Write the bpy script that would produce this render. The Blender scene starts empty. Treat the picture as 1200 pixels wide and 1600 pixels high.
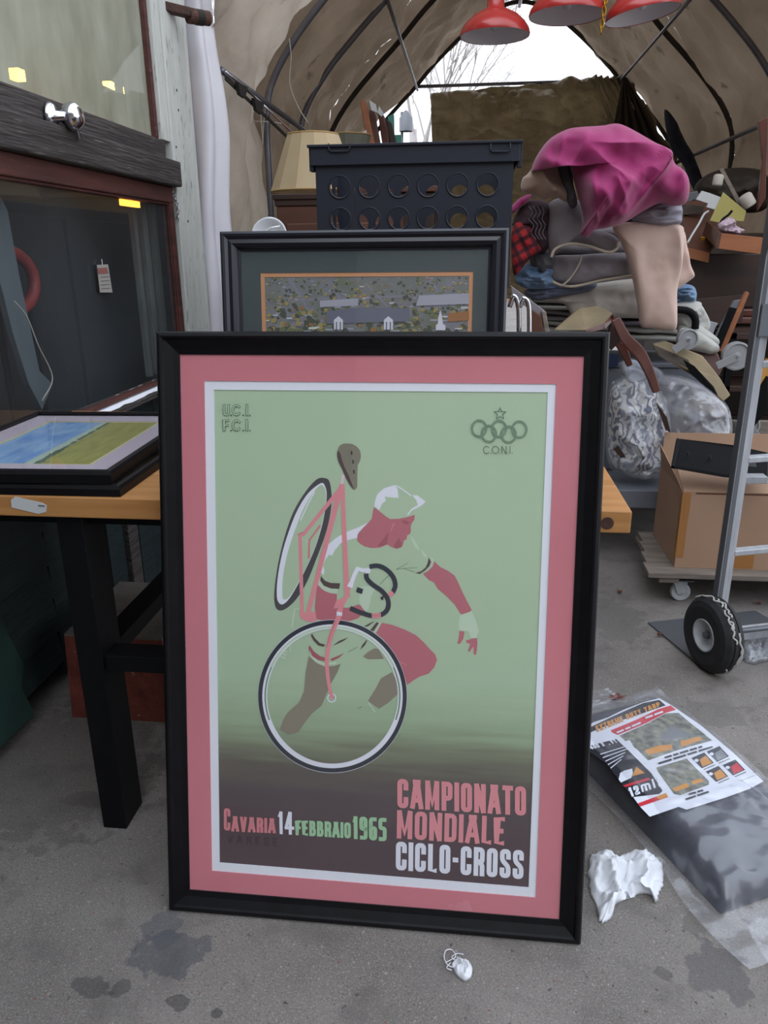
import bpy, math, random
from mathutils import Vector, Matrix, noise
random.seed(7)
C = bpy.context.scene.collection
SC = bpy.context.scene
# ------------------------------------------------------------------ camera
FPX, CAMH = 1195.0, 1.4
_p, _y, _r = math.radians(18.7), math.radians(6.4), math.radians(-0.55)
FW = Vector((-math.sin(_y)*math.cos(_p), math.cos(_y)*math.cos(_p), -math.sin(_p)))
R0 = Vector((math.cos(_y), math.sin(_y), 0)); U0 = R0.cross(FW)
RT = R0*math.cos(_r)+U0*math.sin(_r); UP = U0*math.cos(_r)-R0*math.sin(_r)
CO = Vector((0, 0, CAMH))
cam = bpy.data.objects.new('camera', bpy.data.cameras.new('camera')); C.objects.link(cam)
m = Matrix((RT, UP, -FW)).transposed().to_4x4(); m.translation = CO
cam.matrix_world = m
cam.data.sensor_fit = 'VERTICAL'; cam.data.sensor_height = 24.0
cam.data.lens = 24.0*FPX/1600.0; cam.data.clip_start = .05; cam.data.clip_end = 200
SC.camera = cam
# ------------------------------------------------------------------ world, light, exposure
w = bpy.data.worlds.new('overcast_sky'); SC.world = w; w.use_nodes = True
nt = w.node_tree; nt.nodes.clear()
bg = nt.nodes.new('ShaderNodeBackground'); wo = nt.nodes.new('ShaderNodeOutputWorld')
tc = nt.nodes.new('ShaderNodeTexCoord'); sp = nt.nodes.new('ShaderNodeSeparateXYZ'); rp = nt.nodes.new('ShaderNodeValToRGB')
rp.color_ramp.elements[0].position = 0.0; rp.color_ramp.elements[0].color = (.86, .90, .97, 1)
rp.color_ramp.elements[1].position = .8; rp.color_ramp.elements[1].color = (.80, .88, 1.0, 1)
nt.links.new(tc.outputs['Generated'], sp.inputs[0]); nt.links.new(sp.outputs[2], rp.inputs[0])
nt.links.new(rp.outputs[0], bg.inputs[0]); nt.links.new(bg.outputs[0], wo.inputs[0])
bg.inputs[1].default_value = 1.15
sun = bpy.data.lights.new('hazy_sun', 'SUN'); sun.energy = .35; sun.angle = math.radians(60); sun.color = (1, .97, .92)
so = bpy.data.objects.new('hazy_sun', sun); so.rotation_euler = (math.radians(48), 0, math.radians(-20)); C.objects.link(so)
so.location = (0, -3, 6)
VS = SC.view_settings; VS.view_transform = 'Standard'; VS.look = 'None'; VS.gamma = 1; VS.use_curve_mapping = False
VS.exposure = 1.0

# ------------------------------------------------------------------ pixel -> place helpers
def ray(x, y): return RT*((x-600)/FPX)+UP*((800-y)/FPX)+FW
def atY(x, y, Y): d = ray(x, y); return CO+d*(Y/d.y)
def atX(x, y, X): d = ray(x, y); return CO+d*(X/d.x)
def atZ(x, y, Z): d = ray(x, y); return CO+d*((Z-CAMH)/d.z)
V = Vector
# ------------------------------------------------------------------ materials
def lin(h):
    if isinstance(h, tuple): return (*h[:3], 1)
    h = h.lstrip('#'); o = []
    for i in (0, 2, 4):
        c = int(h[i:i+2], 16)/255; o.append(c/12.92 if c <= .04045 else ((c+.055)/1.055)**2.4)
    return (*o, 1)
def mat(name, col, rough=.6, metal=0., col2=None, scale=8., detail=4., stretch=(1, 1, 1), bump=0., bscale=None, bdist=.01,
        spec=.5, trans=0., wear=None, wpos=.62, coat=0., translucent=0., sheen=0.):
    m = bpy.data.materials.new(name); m.use_nodes = True; n = m.node_tree; b = n.nodes['Principled BSDF']
    b.inputs['Base Color'].default_value = lin(col); b.inputs['Roughness'].default_value = rough
    b.inputs['Metallic'].default_value = metal; b.inputs['Specular IOR Level'].default_value = spec
    b.inputs['Coat Weight'].default_value = coat; b.inputs['Sheen Weight'].default_value = sheen
    m.diffuse_color = lin(col)
    if col2 or bump or wear:
        t = n.nodes.new('ShaderNodeTexCoord'); mp = n.nodes.new('ShaderNodeMapping'); mp.inputs['Scale'].default_value = stretch
        n.links.new(t.outputs['Object'], mp.inputs[0])
    if col2:
        nz = n.nodes.new('ShaderNodeTexNoise'); nz.inputs['Scale'].default_value = scale; nz.inputs['Detail'].default_value = detail
        n.links.new(mp.outputs[0], nz.inputs['Vector'])
        cr = n.nodes.new('ShaderNodeValToRGB'); cr.color_ramp.elements[0].position = .32; cr.color_ramp.elements[1].position = .68
        cr.color_ramp.elements[0].color = lin(col); cr.color_ramp.elements[1].color = lin(col2)
        n.links.new(nz.outputs[0], cr.inputs[0]); out = cr.outputs[0]
        if wear:
            n2 = n.nodes.new('ShaderNodeTexNoise'); n2.inputs['Scale'].default_value = scale*2.3; n2.inputs['Detail'].default_value = 8
            n.links.new(mp.outputs[0], n2.inputs['Vector'])
            c2 = n.nodes.new('ShaderNodeValToRGB'); c2.color_ramp.elements[0].position = wpos; c2.color_ramp.elements[1].position = wpos+.04
            n.links.new(n2.outputs[0], c2.inputs[0])
            mx = n.nodes.new('ShaderNodeMix'); mx.data_type = 'RGBA'; n.links.new(c2.outputs[0], mx.inputs[0])
            n.links.new(out, mx.inputs[6]); mx.inputs[7].default_value = lin(wear); out = mx.outputs[2]
        n.links.new(out, b.inputs['Base Color'])
    if bump:
        nb = n.nodes.new('ShaderNodeTexNoise'); nb.inputs['Scale'].default_value = bscale or scale*2; nb.inputs['Detail'].default_value = 5
        n.links.new(mp.outputs[0], nb.inputs['Vector'])
        bp = n.nodes.new('ShaderNodeBump'); bp.inputs['Strength'].default_value = bump; bp.inputs['Distance'].default_value = bdist
        n.links.new(nb.outputs[0], bp.inputs['Height']); n.links.new(bp.outputs[0], b.inputs['Normal'])
    if translucent:
        tr = n.nodes.new('ShaderNodeBsdfTranslucent'); ms = n.nodes.new('ShaderNodeMixShader'); ms.inputs[0].default_value = translucent
        o = n.nodes['Material Output']
        if b.inputs['Base Color'].links: n.links.new(b.inputs['Base Color'].links[0].from_socket, tr.inputs[0])
        else: tr.inputs[0].default_value = lin(col)
        n.links.new(b.outputs[0], ms.inputs[1]); n.links.new(tr.outputs[0], ms.inputs[2]); n.links.new(ms.outputs[0], o.inputs[0])
    return m
def clear(name, tint=(1, 1, 1), dirt=0., dirtcol='#888880', rough=.02, dscale=4., ior=1.45, dstretch=(1, 1, 1), gl=1.0, lo=.3, hi=.75, bump=0, bsc=12, graze=.6):
    """thin sheet: see-through + fresnel gloss + a pale film (dirt, painted reflection, glints)"""
    m = bpy.data.materials.new(name); m.use_nodes = True; n = m.node_tree; n.nodes.clear(); N = n.nodes.new; L = n.links.new
    o = N('ShaderNodeOutputMaterial'); t = N('ShaderNodeBsdfTransparent'); t.inputs[0].default_value = (*tint, 1)
    g = N('ShaderNodeBsdfGlossy'); g.inputs['Roughness'].default_value = rough; g.inputs[0].default_value = (gl, gl, gl, 1)
    f0 = ((ior-1)/(ior+1))**2; ge = N('ShaderNodeNewGeometry'); dt = N('ShaderNodeVectorMath'); dt.operation = 'DOT_PRODUCT'
    L(ge.outputs['Incoming'], dt.inputs[1]); ab = N('ShaderNodeMath'); ab.operation = 'ABSOLUTE'; L(dt.outputs['Value'], ab.inputs[0])
    om_ = N('ShaderNodeMath'); om_.operation = 'SUBTRACT'; om_.inputs[0].default_value = 1; L(ab.outputs[0], om_.inputs[1])
    pw = N('ShaderNodeMath'); pw.operation = 'POWER'; L(om_.outputs[0], pw.inputs[0]); pw.inputs[1].default_value = 5
    fr = N('ShaderNodeMath'); fr.operation = 'MULTIPLY_ADD'; L(pw.outputs[0], fr.inputs[0]); fr.inputs[1].default_value = (1-f0)*graze; fr.inputs[2].default_value = f0
    if not bump: L(ge.outputs['Normal'], dt.inputs[0])
    ms = N('ShaderNodeMixShader')
    L(fr.outputs[0], ms.inputs[0]); L(t.outputs[0], ms.inputs[1]); L(g.outputs[0], ms.inputs[2]); out = ms.outputs[0]
    tcn = N('ShaderNodeTexCoord'); mp = N('ShaderNodeMapping'); mp.inputs['Scale'].default_value = dstretch; L(tcn.outputs['Object'], mp.inputs[0])
    if dirt:
        nz = N('ShaderNodeTexNoise'); nz.inputs['Scale'].default_value = dscale; nz.inputs['Detail'].default_value = 6; L(mp.outputs[0], nz.inputs[0])
        mr = N('ShaderNodeMapRange'); mr.inputs['From Min'].default_value = lo; mr.inputs['From Max'].default_value = hi
        mr.inputs['To Min'].default_value = dirt*.35; mr.inputs['To Max'].default_value = dirt; L(nz.outputs[0], mr.inputs[0])
        d = N('ShaderNodeBsdfDiffuse'); d.inputs[0].default_value = lin(dirtcol); m2 = N('ShaderNodeMixShader')
        L(mr.outputs[0], m2.inputs[0]); L(out, m2.inputs[1]); L(d.outputs[0], m2.inputs[2]); out = m2.outputs[0]
    if bump:
        nb = N('ShaderNodeTexNoise'); nb.inputs['Scale'].default_value = bsc; L(mp.outputs[0], nb.inputs[0])
        bp = N('ShaderNodeBump'); bp.inputs['Strength'].default_value = bump; bp.inputs['Distance'].default_value = .02; L(nb.outputs[0], bp.inputs['Height'])
        L(bp.outputs[0], g.inputs['Normal']); L(bp.outputs[0], dt.inputs[0])
    L(out, o.inputs[0]); m.diffuse_color = (.7, .75, .8, .4); return m
def emit(name, col, s):
    m = bpy.data.materials.new(name); m.use_nodes = True; b = m.node_tree.nodes['Principled BSDF']
    b.inputs['Emission Color'].default_value = lin(col); b.inputs['Emission Strength'].default_value = s; b.inputs['Base Color'].default_value = lin(col); return m

# ------------------------------------------------------------------ mesh builder
class MB:
    def __init__(s): s.v = []; s.f = []; s.m = []; s.cur = 0
    def add(s, vs, fs):
        o = len(s.v); s.v += [V(p) for p in vs]
        for f in fs: s.f.append([i+o for i in f]); s.m.append(s.cur)
        return s
    def box(s, a, b, M=None):
        x0, y0, z0 = a; x1, y1, z1 = b
        vs = [V(p) for p in [(x0,y0,z0),(x1,y0,z0),(x1,y1,z0),(x0,y1,z0),(x0,y0,z1),(x1,y0,z1),(x1,y1,z1),(x0,y1,z1)]]
        if M: vs = [M @ p for p in vs]
        return s.add(vs, [(0,3,2,1),(4,5,6,7),(0,1,5,4),(1,2,6,5),(2,3,7,6),(3,0,4,7)])
    def bar(s, a, b, w, h, up=(0, 0, 1)):
        a, b = V(a), V(b); d = (b-a).normalized(); u = V(up)
        if abs(d.dot(u)) > .98: u = V((0, 1, 0))
        x = d.cross(u).normalized(); z = x.cross(d).normalized(); vs = []
        for p in (a, b):
            for sx, sz in ((-1,-1),(1,-1),(1,1),(-1,1)): vs.append(p+x*sx*w/2+z*sz*h/2)
        return s.add(vs, [(3,2,1,0),(4,5,6,7),(0,1,5,4),(1,2,6,5),(2,3,7,6),(3,0,4,7)])
    def tube(s, pts, r, n=10, closed=False, rs=None):
        pts = [V(p) for p in pts]; N = len(pts); vs = []; u = None
        for i, p in enumerate(pts):
            a = pts[(i-1) % N] if (closed or i > 0) else p; b = pts[(i+1) % N] if (closed or i < N-1) else p
            d = (b-a).normalized()
            if u is None: u = d.orthogonal().normalized()
            u = (u-d*u.dot(d))
            u = u.normalized() if u.length > 1e-6 else d.orthogonal().normalized()
            w = d.cross(u); rr = rs[i] if rs else r
            for k in range(n):
                t = 2*math.pi*k/n; vs.append(p+(u*math.cos(t)+w*math.sin(t))*rr)
        fs = []
        for i in range(N if closed else N-1):
            j = (i+1) % N
            for k in range(n): l = (k+1) % n; fs.append((i*n+k, i*n+l, j*n+l, j*n+k))
        if not closed: fs.append(tuple(range(n))[::-1]); fs.append(tuple((N-1)*n+k for k in range(n)))
        return s.add(vs, fs)
    def lathe(s, prof, n=32, M=None, caps=False):
        vs = []; M = M or Matrix()
        for r, z in prof:
            for k in range(n): t = 2*math.pi*k/n; vs.append(M @ V((r*math.cos(t), r*math.sin(t), z)))
        fs = [(i*n+k, i*n+(k+1) % n, (i+1)*n+(k+1) % n, (i+1)*n+k) for i in range(len(prof)-1) for k in range(n)]
        if caps: fs.append(tuple(range(n))[::-1]); fs.append(tuple((len(prof)-1)*n+k for k in range(n)))
        return s.add(vs, fs)
    def prism(s, pts, dv):
        pts = [V(p) for p in pts]; n = len(pts); dv = V(dv)
        return s.add(pts+[p+dv for p in pts], [tuple(range(n)), tuple(range(2*n-1, n-1, -1))]+[(i, i+n, (i+1) % n+n, (i+1) % n) for i in range(n)])
    def poly(s, pts): return s.add(pts, [tuple(range(len(pts)))])
    def grid(s, nu, nv, fn, wrap=False):
        vs = [fn(i/(nu-1), j/(nv-1)) for j in range(nv) for i in range(nu)]
        return s.add(vs, [(j*nu+i, j*nu+i+1, (j+1)*nu+i+1, (j+1)*nu+i) for j in range(nv-1) for i in range(nu-1)])
    def build(s, name, mats, parent=None, loc=None, smooth=False, local=False, bevel=0., solid=0., sub=0, auto=None):
        me = bpy.data.meshes.new(name); o = bpy.data.objects.new(name, me); C.objects.link(o)
        L = V(loc) if loc is not None else V((0, 0, 0))
        if parent is not None:
            o.parent = parent
            if not local:
                inv = wm(parent).inverted(); s.v = [inv @ p for p in s.v]
        elif loc is not None: s.v = [p-L for p in s.v]; o.location = L
        me.from_pydata([tuple(p) for p in s.v], [], s.f)
        if not isinstance(mats, (list, tuple)): mats = [mats]
        for q in mats: me.materials.append(q)
        for pl, mi in zip(me.polygons, s.m): pl.material_index = mi; pl.use_smooth = smooth
        me.validate(); me.update()
        if auto: me.shade_auto = None if False else None
        if solid: md = o.modifiers.new('s', 'SOLIDIFY'); md.thickness = solid; md.offset = 0
        if bevel: md = o.modifiers.new('b', 'BEVEL'); md.width = bevel; md.segments = 2; md.limit_method = 'ANGLE'
        if sub: md = o.modifiers.new('u', 'SUBSURF'); md.levels = sub; md.render_levels = sub
        return o
def wm(o):
    M = o.matrix_basis.copy(); p = o.parent
    while p: M = p.matrix_basis @ M; p = p.parent
    return M
def tag(o, label=None, cat=None, group=None, kind=None):
    if label: o['label'] = label
    if cat: o['category'] = cat
    if group: o['group'] = group
    if kind: o['kind'] = kind
    return o
def thing(name, label, cat, loc=(0, 0, 0), rot=(0, 0, 0), group=None):
    o = bpy.data.objects.new(name, None); C.objects.link(o); o.location = loc; o.rotation_euler = rot; o.empty_display_size = .1
    return tag(o, label, cat, group)
def copy_tree(o, parent=None):
    c = o.copy(); C.objects.link(c); c.parent = parent
    for ch in [x for x in o.children]: copy_tree(ch, c)
    return c
def smooth_closed(pts, k=4):
    n = len(pts); out = []
    for i in range(n):
        p0, p1, p2, p3 = [V(pts[(i+j-1) % n]) for j in range(4)]
        for q in range(k):
            t = q/k; out.append(.5*((2*p1)+(p2-p0)*t+(2*p0-5*p1+4*p2-p3)*t*t+(3*p1-p0-3*p2+p3)*t**3))
    return out
def smooth_open(pts, k=5):
    P = [V(p) for p in pts]; P = [P[0]*2-P[1]]+P+[P[-1]*2-P[-2]]; out = []
    for i in range(1, len(P)-2):
        p0, p1, p2, p3 = P[i-1:i+3]
        for q in range(k):
            t = q/k; out.append(.5*((2*p1)+(p2-p0)*t+(2*p0-5*p1+4*p2-p3)*t*t+(3*p1-p0-3*p2+p3)*t**3))
    out.append(P[-2]); return out
def ridge(p, f, aniso=(1, 1, 1)):
    q = V((p.x*f*aniso[0], p.y*f*aniso[1], p.z*f*aniso[2]))
    return 1-abs(noise.noise(q))*2.2
def blob(outline, Y, T, amp=.012, freq=6., seed=0., aniso=(1, 1, 1), back=.5, rings=26, centre=None, k=5, power=2.6, warp=.0, edge=.0, folds=None):
    """a puffed lump of cloth: outline in the photograph, put at depth Y, with its own thickness towards and away from the camera"""
    b2 = smooth_closed([(x, y, 0) for x, y in outline], k); n = len(b2)
    c = V((*centre, 0)) if centre else sum(b2, V((0, 0, 0)))/n
    vs = []; fs = []
    def pos(px, s, side):
        p = atY(px.x, px.y, Y); q = p+V((seed*3.1, seed, seed*1.7))
        h = (1-s**power)**.6 if s < 1 else 0
        f = (.22*(ridge(q, freq*4.5, aniso)-.5) if amp > .03 else 0)+ridge(q+V((noise.noise(q*3)*warp, 0, noise.noise(q*3+V((5, 5, 5)))*warp)), freq, aniso)-.5+.4*(ridge(q, freq*2.3, aniso)-.5)
        if folds:
            f = -.25; wq = V((noise.noise(q*2.5), 0, noise.noise(q*2.5+V((5, 5, 5)))))*warp
            for n_, (th_, fa, fl, wt) in enumerate(folds):
                c_, s__ = math.cos(th_), math.sin(th_); X_ = (q.x+wq.x)*c_+(q.z+wq.z)*s__; Z_ = -(q.x)*s__+q.z*c_
                msk = max(0, min(1, .55+1.6*noise.noise(V((q.x*3+n_*7, 2, q.z*3)))))
                f += wt*msk*(max(0, 1-abs(noise.noise(V((X_*fa, n_*9.3, Z_*fl))))*2.6)**1.5)
            f += .10*noise.noise(q*22)
        d = T*h+amp*f*min(1, h*1.6)*2
        if side > 0: return p+V((0, -d, 0))
        return p+V((0, back*T*h, 0))
    R = rings
    vs.append(pos(c, 0, 1))
    for r in range(1, R+1):
        s = (r/R)**.8
        for i in range(n): vs.append(pos(c+(b2[i]-c)*s, s, 1))
    for i in range(n): fs.append((0, 1+(i+1) % n, 1+i))
    for r in range(R-1):
        for i in range(n): j = (i+1) % n; a = 1+r*n; fs.append((a+i, a+j, a+n+j, a+n+i))
    last = 1+(R-1)*n; prev = last; RB = 6
    for r in range(RB-1, 0, -1):
        s = r/RB; st = len(vs)
        for i in range(n): vs.append(pos(c+(b2[i]-c)*s, s, -1))
        for i in range(n): j = (i+1) % n; fs.append((prev+i, prev+j, st+j, st+i))
        prev = st
    vs.append(pos(c, 0, -1)); e = len(vs)-1
    for i in range(n): fs.append((prev+i, prev+(i+1) % n, e))
    mb = MB(); mb.add(vs, fs); return mb
def pxtube(pts, Y, r, n=8, k=5):
    P = smooth_open([atY(x, y, (Y[i] if isinstance(Y, (list, tuple)) else Y)) for i, (x, y) in enumerate(pts)], k)
    return MB().tube(P, r, n)
def slab(pts, Y, th, dv=None):
    """flat board whose face has these photo corners at depth(s) Y"""
    P = [atY(x, y, (Y[i] if isinstance(Y, (list, tuple)) else Y)) for i, (x, y) in enumerate(pts)]
    return MB().prism(P, dv or (0, th, 0))

# ================================================================== MATERIALS
M = {}
M['black_frame'] = mat('black_frame_paint', '#0b0a0d', .45, spec=.22, col2='#111014', scale=30)
M['black_frame2'] = mat('black_satin_frame', '#20202a', .33, spec=.6)
M['backing'] = mat('backing_board', '#8a7a60', .8)
M['pink_mat'] = mat('pink_mat_board', '#d67e88', .85, col2='#d27a84', scale=3)
M['white_mat'] = mat('white_mat_core', '#f0f2fa', .8)
M['glass'] = clear('picture_glass', dirt=.03, dirtcol='#cfd2d8', dscale=2.5, ior=1.42)
M['wood_top'] = mat('orange_pine', '#a5703c', .5, col2='#b98550', scale=6, stretch=(.6, 6, 6), bump=.1)
M['wood_end'] = mat('pine_end_grain', '#a85a22', .5, col2='#c87a35', scale=14)
M['black_wood'] = mat('black_painted_wood', '#08080a', .6, spec=.2, col2='#0e0e11', scale=20, wear='#3a3836', wpos=.74)
M['rail_red'] = mat('red_brown_paint', '#43231f', .55, col2='#5a302a', scale=9, stretch=(1, .4, 3), bump=.25, wear='#6e4a42', wpos=.66)
M['weathered'] = mat('weathered_dark_timber', '#2e2826', .85, col2='#494240', scale=10, stretch=(3, .35, 6), bump=.6, bdist=.02, wear='#5d5752', wpos=.62)
M['grey_paint'] = mat('pale_green_grey_paint', '#c2c4be', .8, col2='#d2d3cd', scale=7, stretch=(4, 4, .7), bump=.3, wear='#8f928c', wpos=.64)
M['green_boards'] = mat('dark_green_painted_boards', '#0d1c1e', .7, col2='#16282a', scale=9, stretch=(1, .5, 4), bump=.5, wear='#28393a', wpos=.7)
M['green_bright'] = mat('green_painted_edge_board', '#12302c', .7, col2='#1a3d36', scale=9, bump=.4)
M['brick'] = mat('red_clay', '#5a2820', .9, col2='#7a3a2c', scale=14, bump=.8, wear='#8d7b6a', wpos=.66)
M['dusty'] = mat('dusty_clay_top', '#57504c', .95, col2='#6a625c', scale=10, bump=.4)
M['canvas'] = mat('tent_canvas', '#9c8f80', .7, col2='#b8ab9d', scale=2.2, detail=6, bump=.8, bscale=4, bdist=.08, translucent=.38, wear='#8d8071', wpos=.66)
M['canvas_dark'] = mat('tent_canvas_dim', '#7b6a57', .75, col2='#968370', scale=2, detail=6, bump=.9, bscale=3.5, bdist=.09, translucent=.2, wear='#6b5e50', wpos=.64)  # same canvas in a darker colour, standing for weaker backlight deeper in
M['curtain'] = mat('white_plastic_sheet', '#f0eef3', .5, col2='#e2dfe6', scale=3, bump=.25, bscale=9, translucent=.2)
M['galv'] = mat('galvanised_pipe', '#7d7d84', .42, metal=.55, col2='#6e6e76', scale=12)
M['rust'] = mat('rusty_steel', '#3c2620', .8, col2='#5c3a2c', scale=16, bump=.5, wear='#2c2220', wpos=.6)
M['cord'] = mat('white_cord', '#cfc9c0', .8)
M['strap'] = mat('dark_strap', '#26221f', .8)
M['tarp'] = mat('brown_tarp', '#aea28c', .45, col2='#c9bda4', scale=3, bump=1., bscale=5, bdist=.14, translucent=.35, spec=.5)
M['tarp_dark'] = mat('dark_brown_tarp', '#2b2520', .65, col2='#3a322a', scale=4, bump=.5, bscale=6, bdist=.05)
M['navy'] = mat('navy_cloth', '#1c2030', .85)
M['lamp_red'] = mat('red_enamel', '#b52a26', .3, spec=.6, coat=.3, col2='#a82522', scale=7)
M['lamp_in'] = mat('grey_lamp_inside', '#dedbe0', .5)
M['gold'] = mat('brass_chain', '#b5862a', .3, metal=.9)
M['steel'] = mat('chrome_steel', '#c9c9d2', .14, metal=1.)
M['alu'] = mat('brushed_aluminium', '#b9bbc0', .45, metal=.25, col2='#a3a5ab', scale=30, stretch=(1, 1, .2))
M['alu_dark'] = mat('dull_aluminium', '#6d7075', .5, metal=.6)
M['plate'] = mat('grey_green_painted_steel', '#5d6c6a', .5, col2='#55625f', scale=12)
M['rubber'] = mat('black_rubber', '#19191b', .75, col2='#222225', scale=30)
M['mud'] = mat('dried_white_sealant', '#a9a7a0', .85)
M['hub'] = mat('white_hub', '#b9bcc0', .5, col2='#9c9f9f', scale=20)
M['cardboard'] = mat('cardboard', '#a08068', .85, col2='#ab8b73', scale=3)
M['tape'] = mat('parcel_tape', '#a2703f', .35)
M['board'] = mat('worn_pallet_board', '#6c625a', .9, col2='#857a70', scale=8, stretch=(.6, 4, 4), bump=.4)
M['magenta'] = mat('magenta_cotton', '#8f1c5a', .8, col2='#9c2465', scale=6, sheen=.25, bump=.3, bscale=9, bdist=.02)
M['beige'] = mat('beige_fleece', '#9b8173', .95, col2='#a88e7e', scale=8, sheen=.3, bump=.3, bscale=12)
M['peach'] = mat('peach_blanket', '#c0a396', .95, col2='#ccb1a4', scale=5, sheen=.3, bump=.25, bscale=14, wear='#9d7d6c', wpos=.75)
M['greyq'] = mat('grey_quilted_pad', '#7c757a', .95, col2='#8b8488', scale=7, bump=.4, bscale=14)
M['greyd'] = mat('dark_grey_cloth', '#4a484c', .95, col2='#57555a', scale=7)
M['lilac'] = mat('lilac_grey_towel', '#8a8590', .95, col2='#97929c', scale=8, bump=.3, bscale=16)
M['bind'] = mat('cream_binding', '#b6a998', .9)
M['denim'] = mat('blue_denim', '#5c7694', .9, col2='#7890ac', scale=9, bump=.3)
M['slate'] = mat('slate_blue_cloth', '#5a5f70', .9, col2='#6c7182', scale=9, bump=.3)
M['cream'] = mat('cream_quilt', '#b5aca2', .95, col2='#c2bab0', scale=5, bump=.4, bscale=12)
M['offwhite'] = mat('off_white_quilt', '#a3a29c', .95, col2='#b4b3ac', scale=5, bump=.4, bscale=12)
M['brownwood'] = mat('brown_varnished_wood', '#4a2219', .35, col2='#5a2c20', scale=8, stretch=(4, 4, .6), coat=.3)
M['darkwood'] = mat('dark_furniture_wood', '#2a1a15', .5, col2='#3a251c', scale=6, stretch=(.5, 3, 3))
M['midwood'] = mat('mid_brown_cabinet', '#4f2f22', .5, col2='#5f3a2a', scale=6, stretch=(.5, 3, 3))
M['orangewood'] = mat('orange_drawer_wood', '#8a5230', .5, col2='#9d6340', scale=6, stretch=(.5, 3, 3))
M['yellowwood'] = mat('yellow_pine', '#b5813a', .5, col2='#c59550', scale=6, stretch=(3, 3, .4))
M['oldboard'] = mat('old_yellowed_board', '#7d6f58', .85, col2='#948466', scale=7, bump=.3)
M['leather'] = mat('worn_dark_leatherette', '#3c332d', .7, col2='#52473c', scale=9, bump=.4)
M['grey_plastic'] = mat('grey_caster_plastic', '#8d8e90', .5)
M['grey_metal'] = mat('grey_painted_cart', '#6d7078', .5, col2='#777a82', scale=9)
M['black_metal'] = mat('matt_black_metal', '#0d0e10', .65, spec=.12)
M['shade'] = mat('cream_lampshade', '#cbb48f', .85, translucent=.3, col2='#d4c09d', scale=5)
M['shade_trim'] = mat('lampshade_gold_trim', '#a98854', .7)
M['shade_grey'] = mat('grey_green_lampshade', '#6f6d60', .85, translucent=.1)
M['white_plastic'] = mat('white_plastic', '#c6c8c8', .45)
M['china'] = mat('white_china', '#d4d8dc', .15, coat=.5)
M['crate'] = mat('charcoal_crate_plastic', '#262935', .48, spec=.4)
M['teal'] = mat('teal_paint', '#4a9184', .6)
M['yellow_paper'] = mat('yellow_paper', '#a59a5a', .8)
M['tissue'] = mat('white_tissue', '#eceef3', .9, translucent=.15, bump=.3, bscale=40)
M['tissue_pink'] = mat('pink_tissue', '#b9a3ae', .9)
M['leaf'] = mat('dry_leaf', '#6d4038', .8)
M['bark'] = mat('glare_paled_bark', '#b3adac', .9)  # bark colour paled to imitate glare and haze of the sky
M['housewall'] = mat('far_brick_house', '#9d7464', .9)

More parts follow.
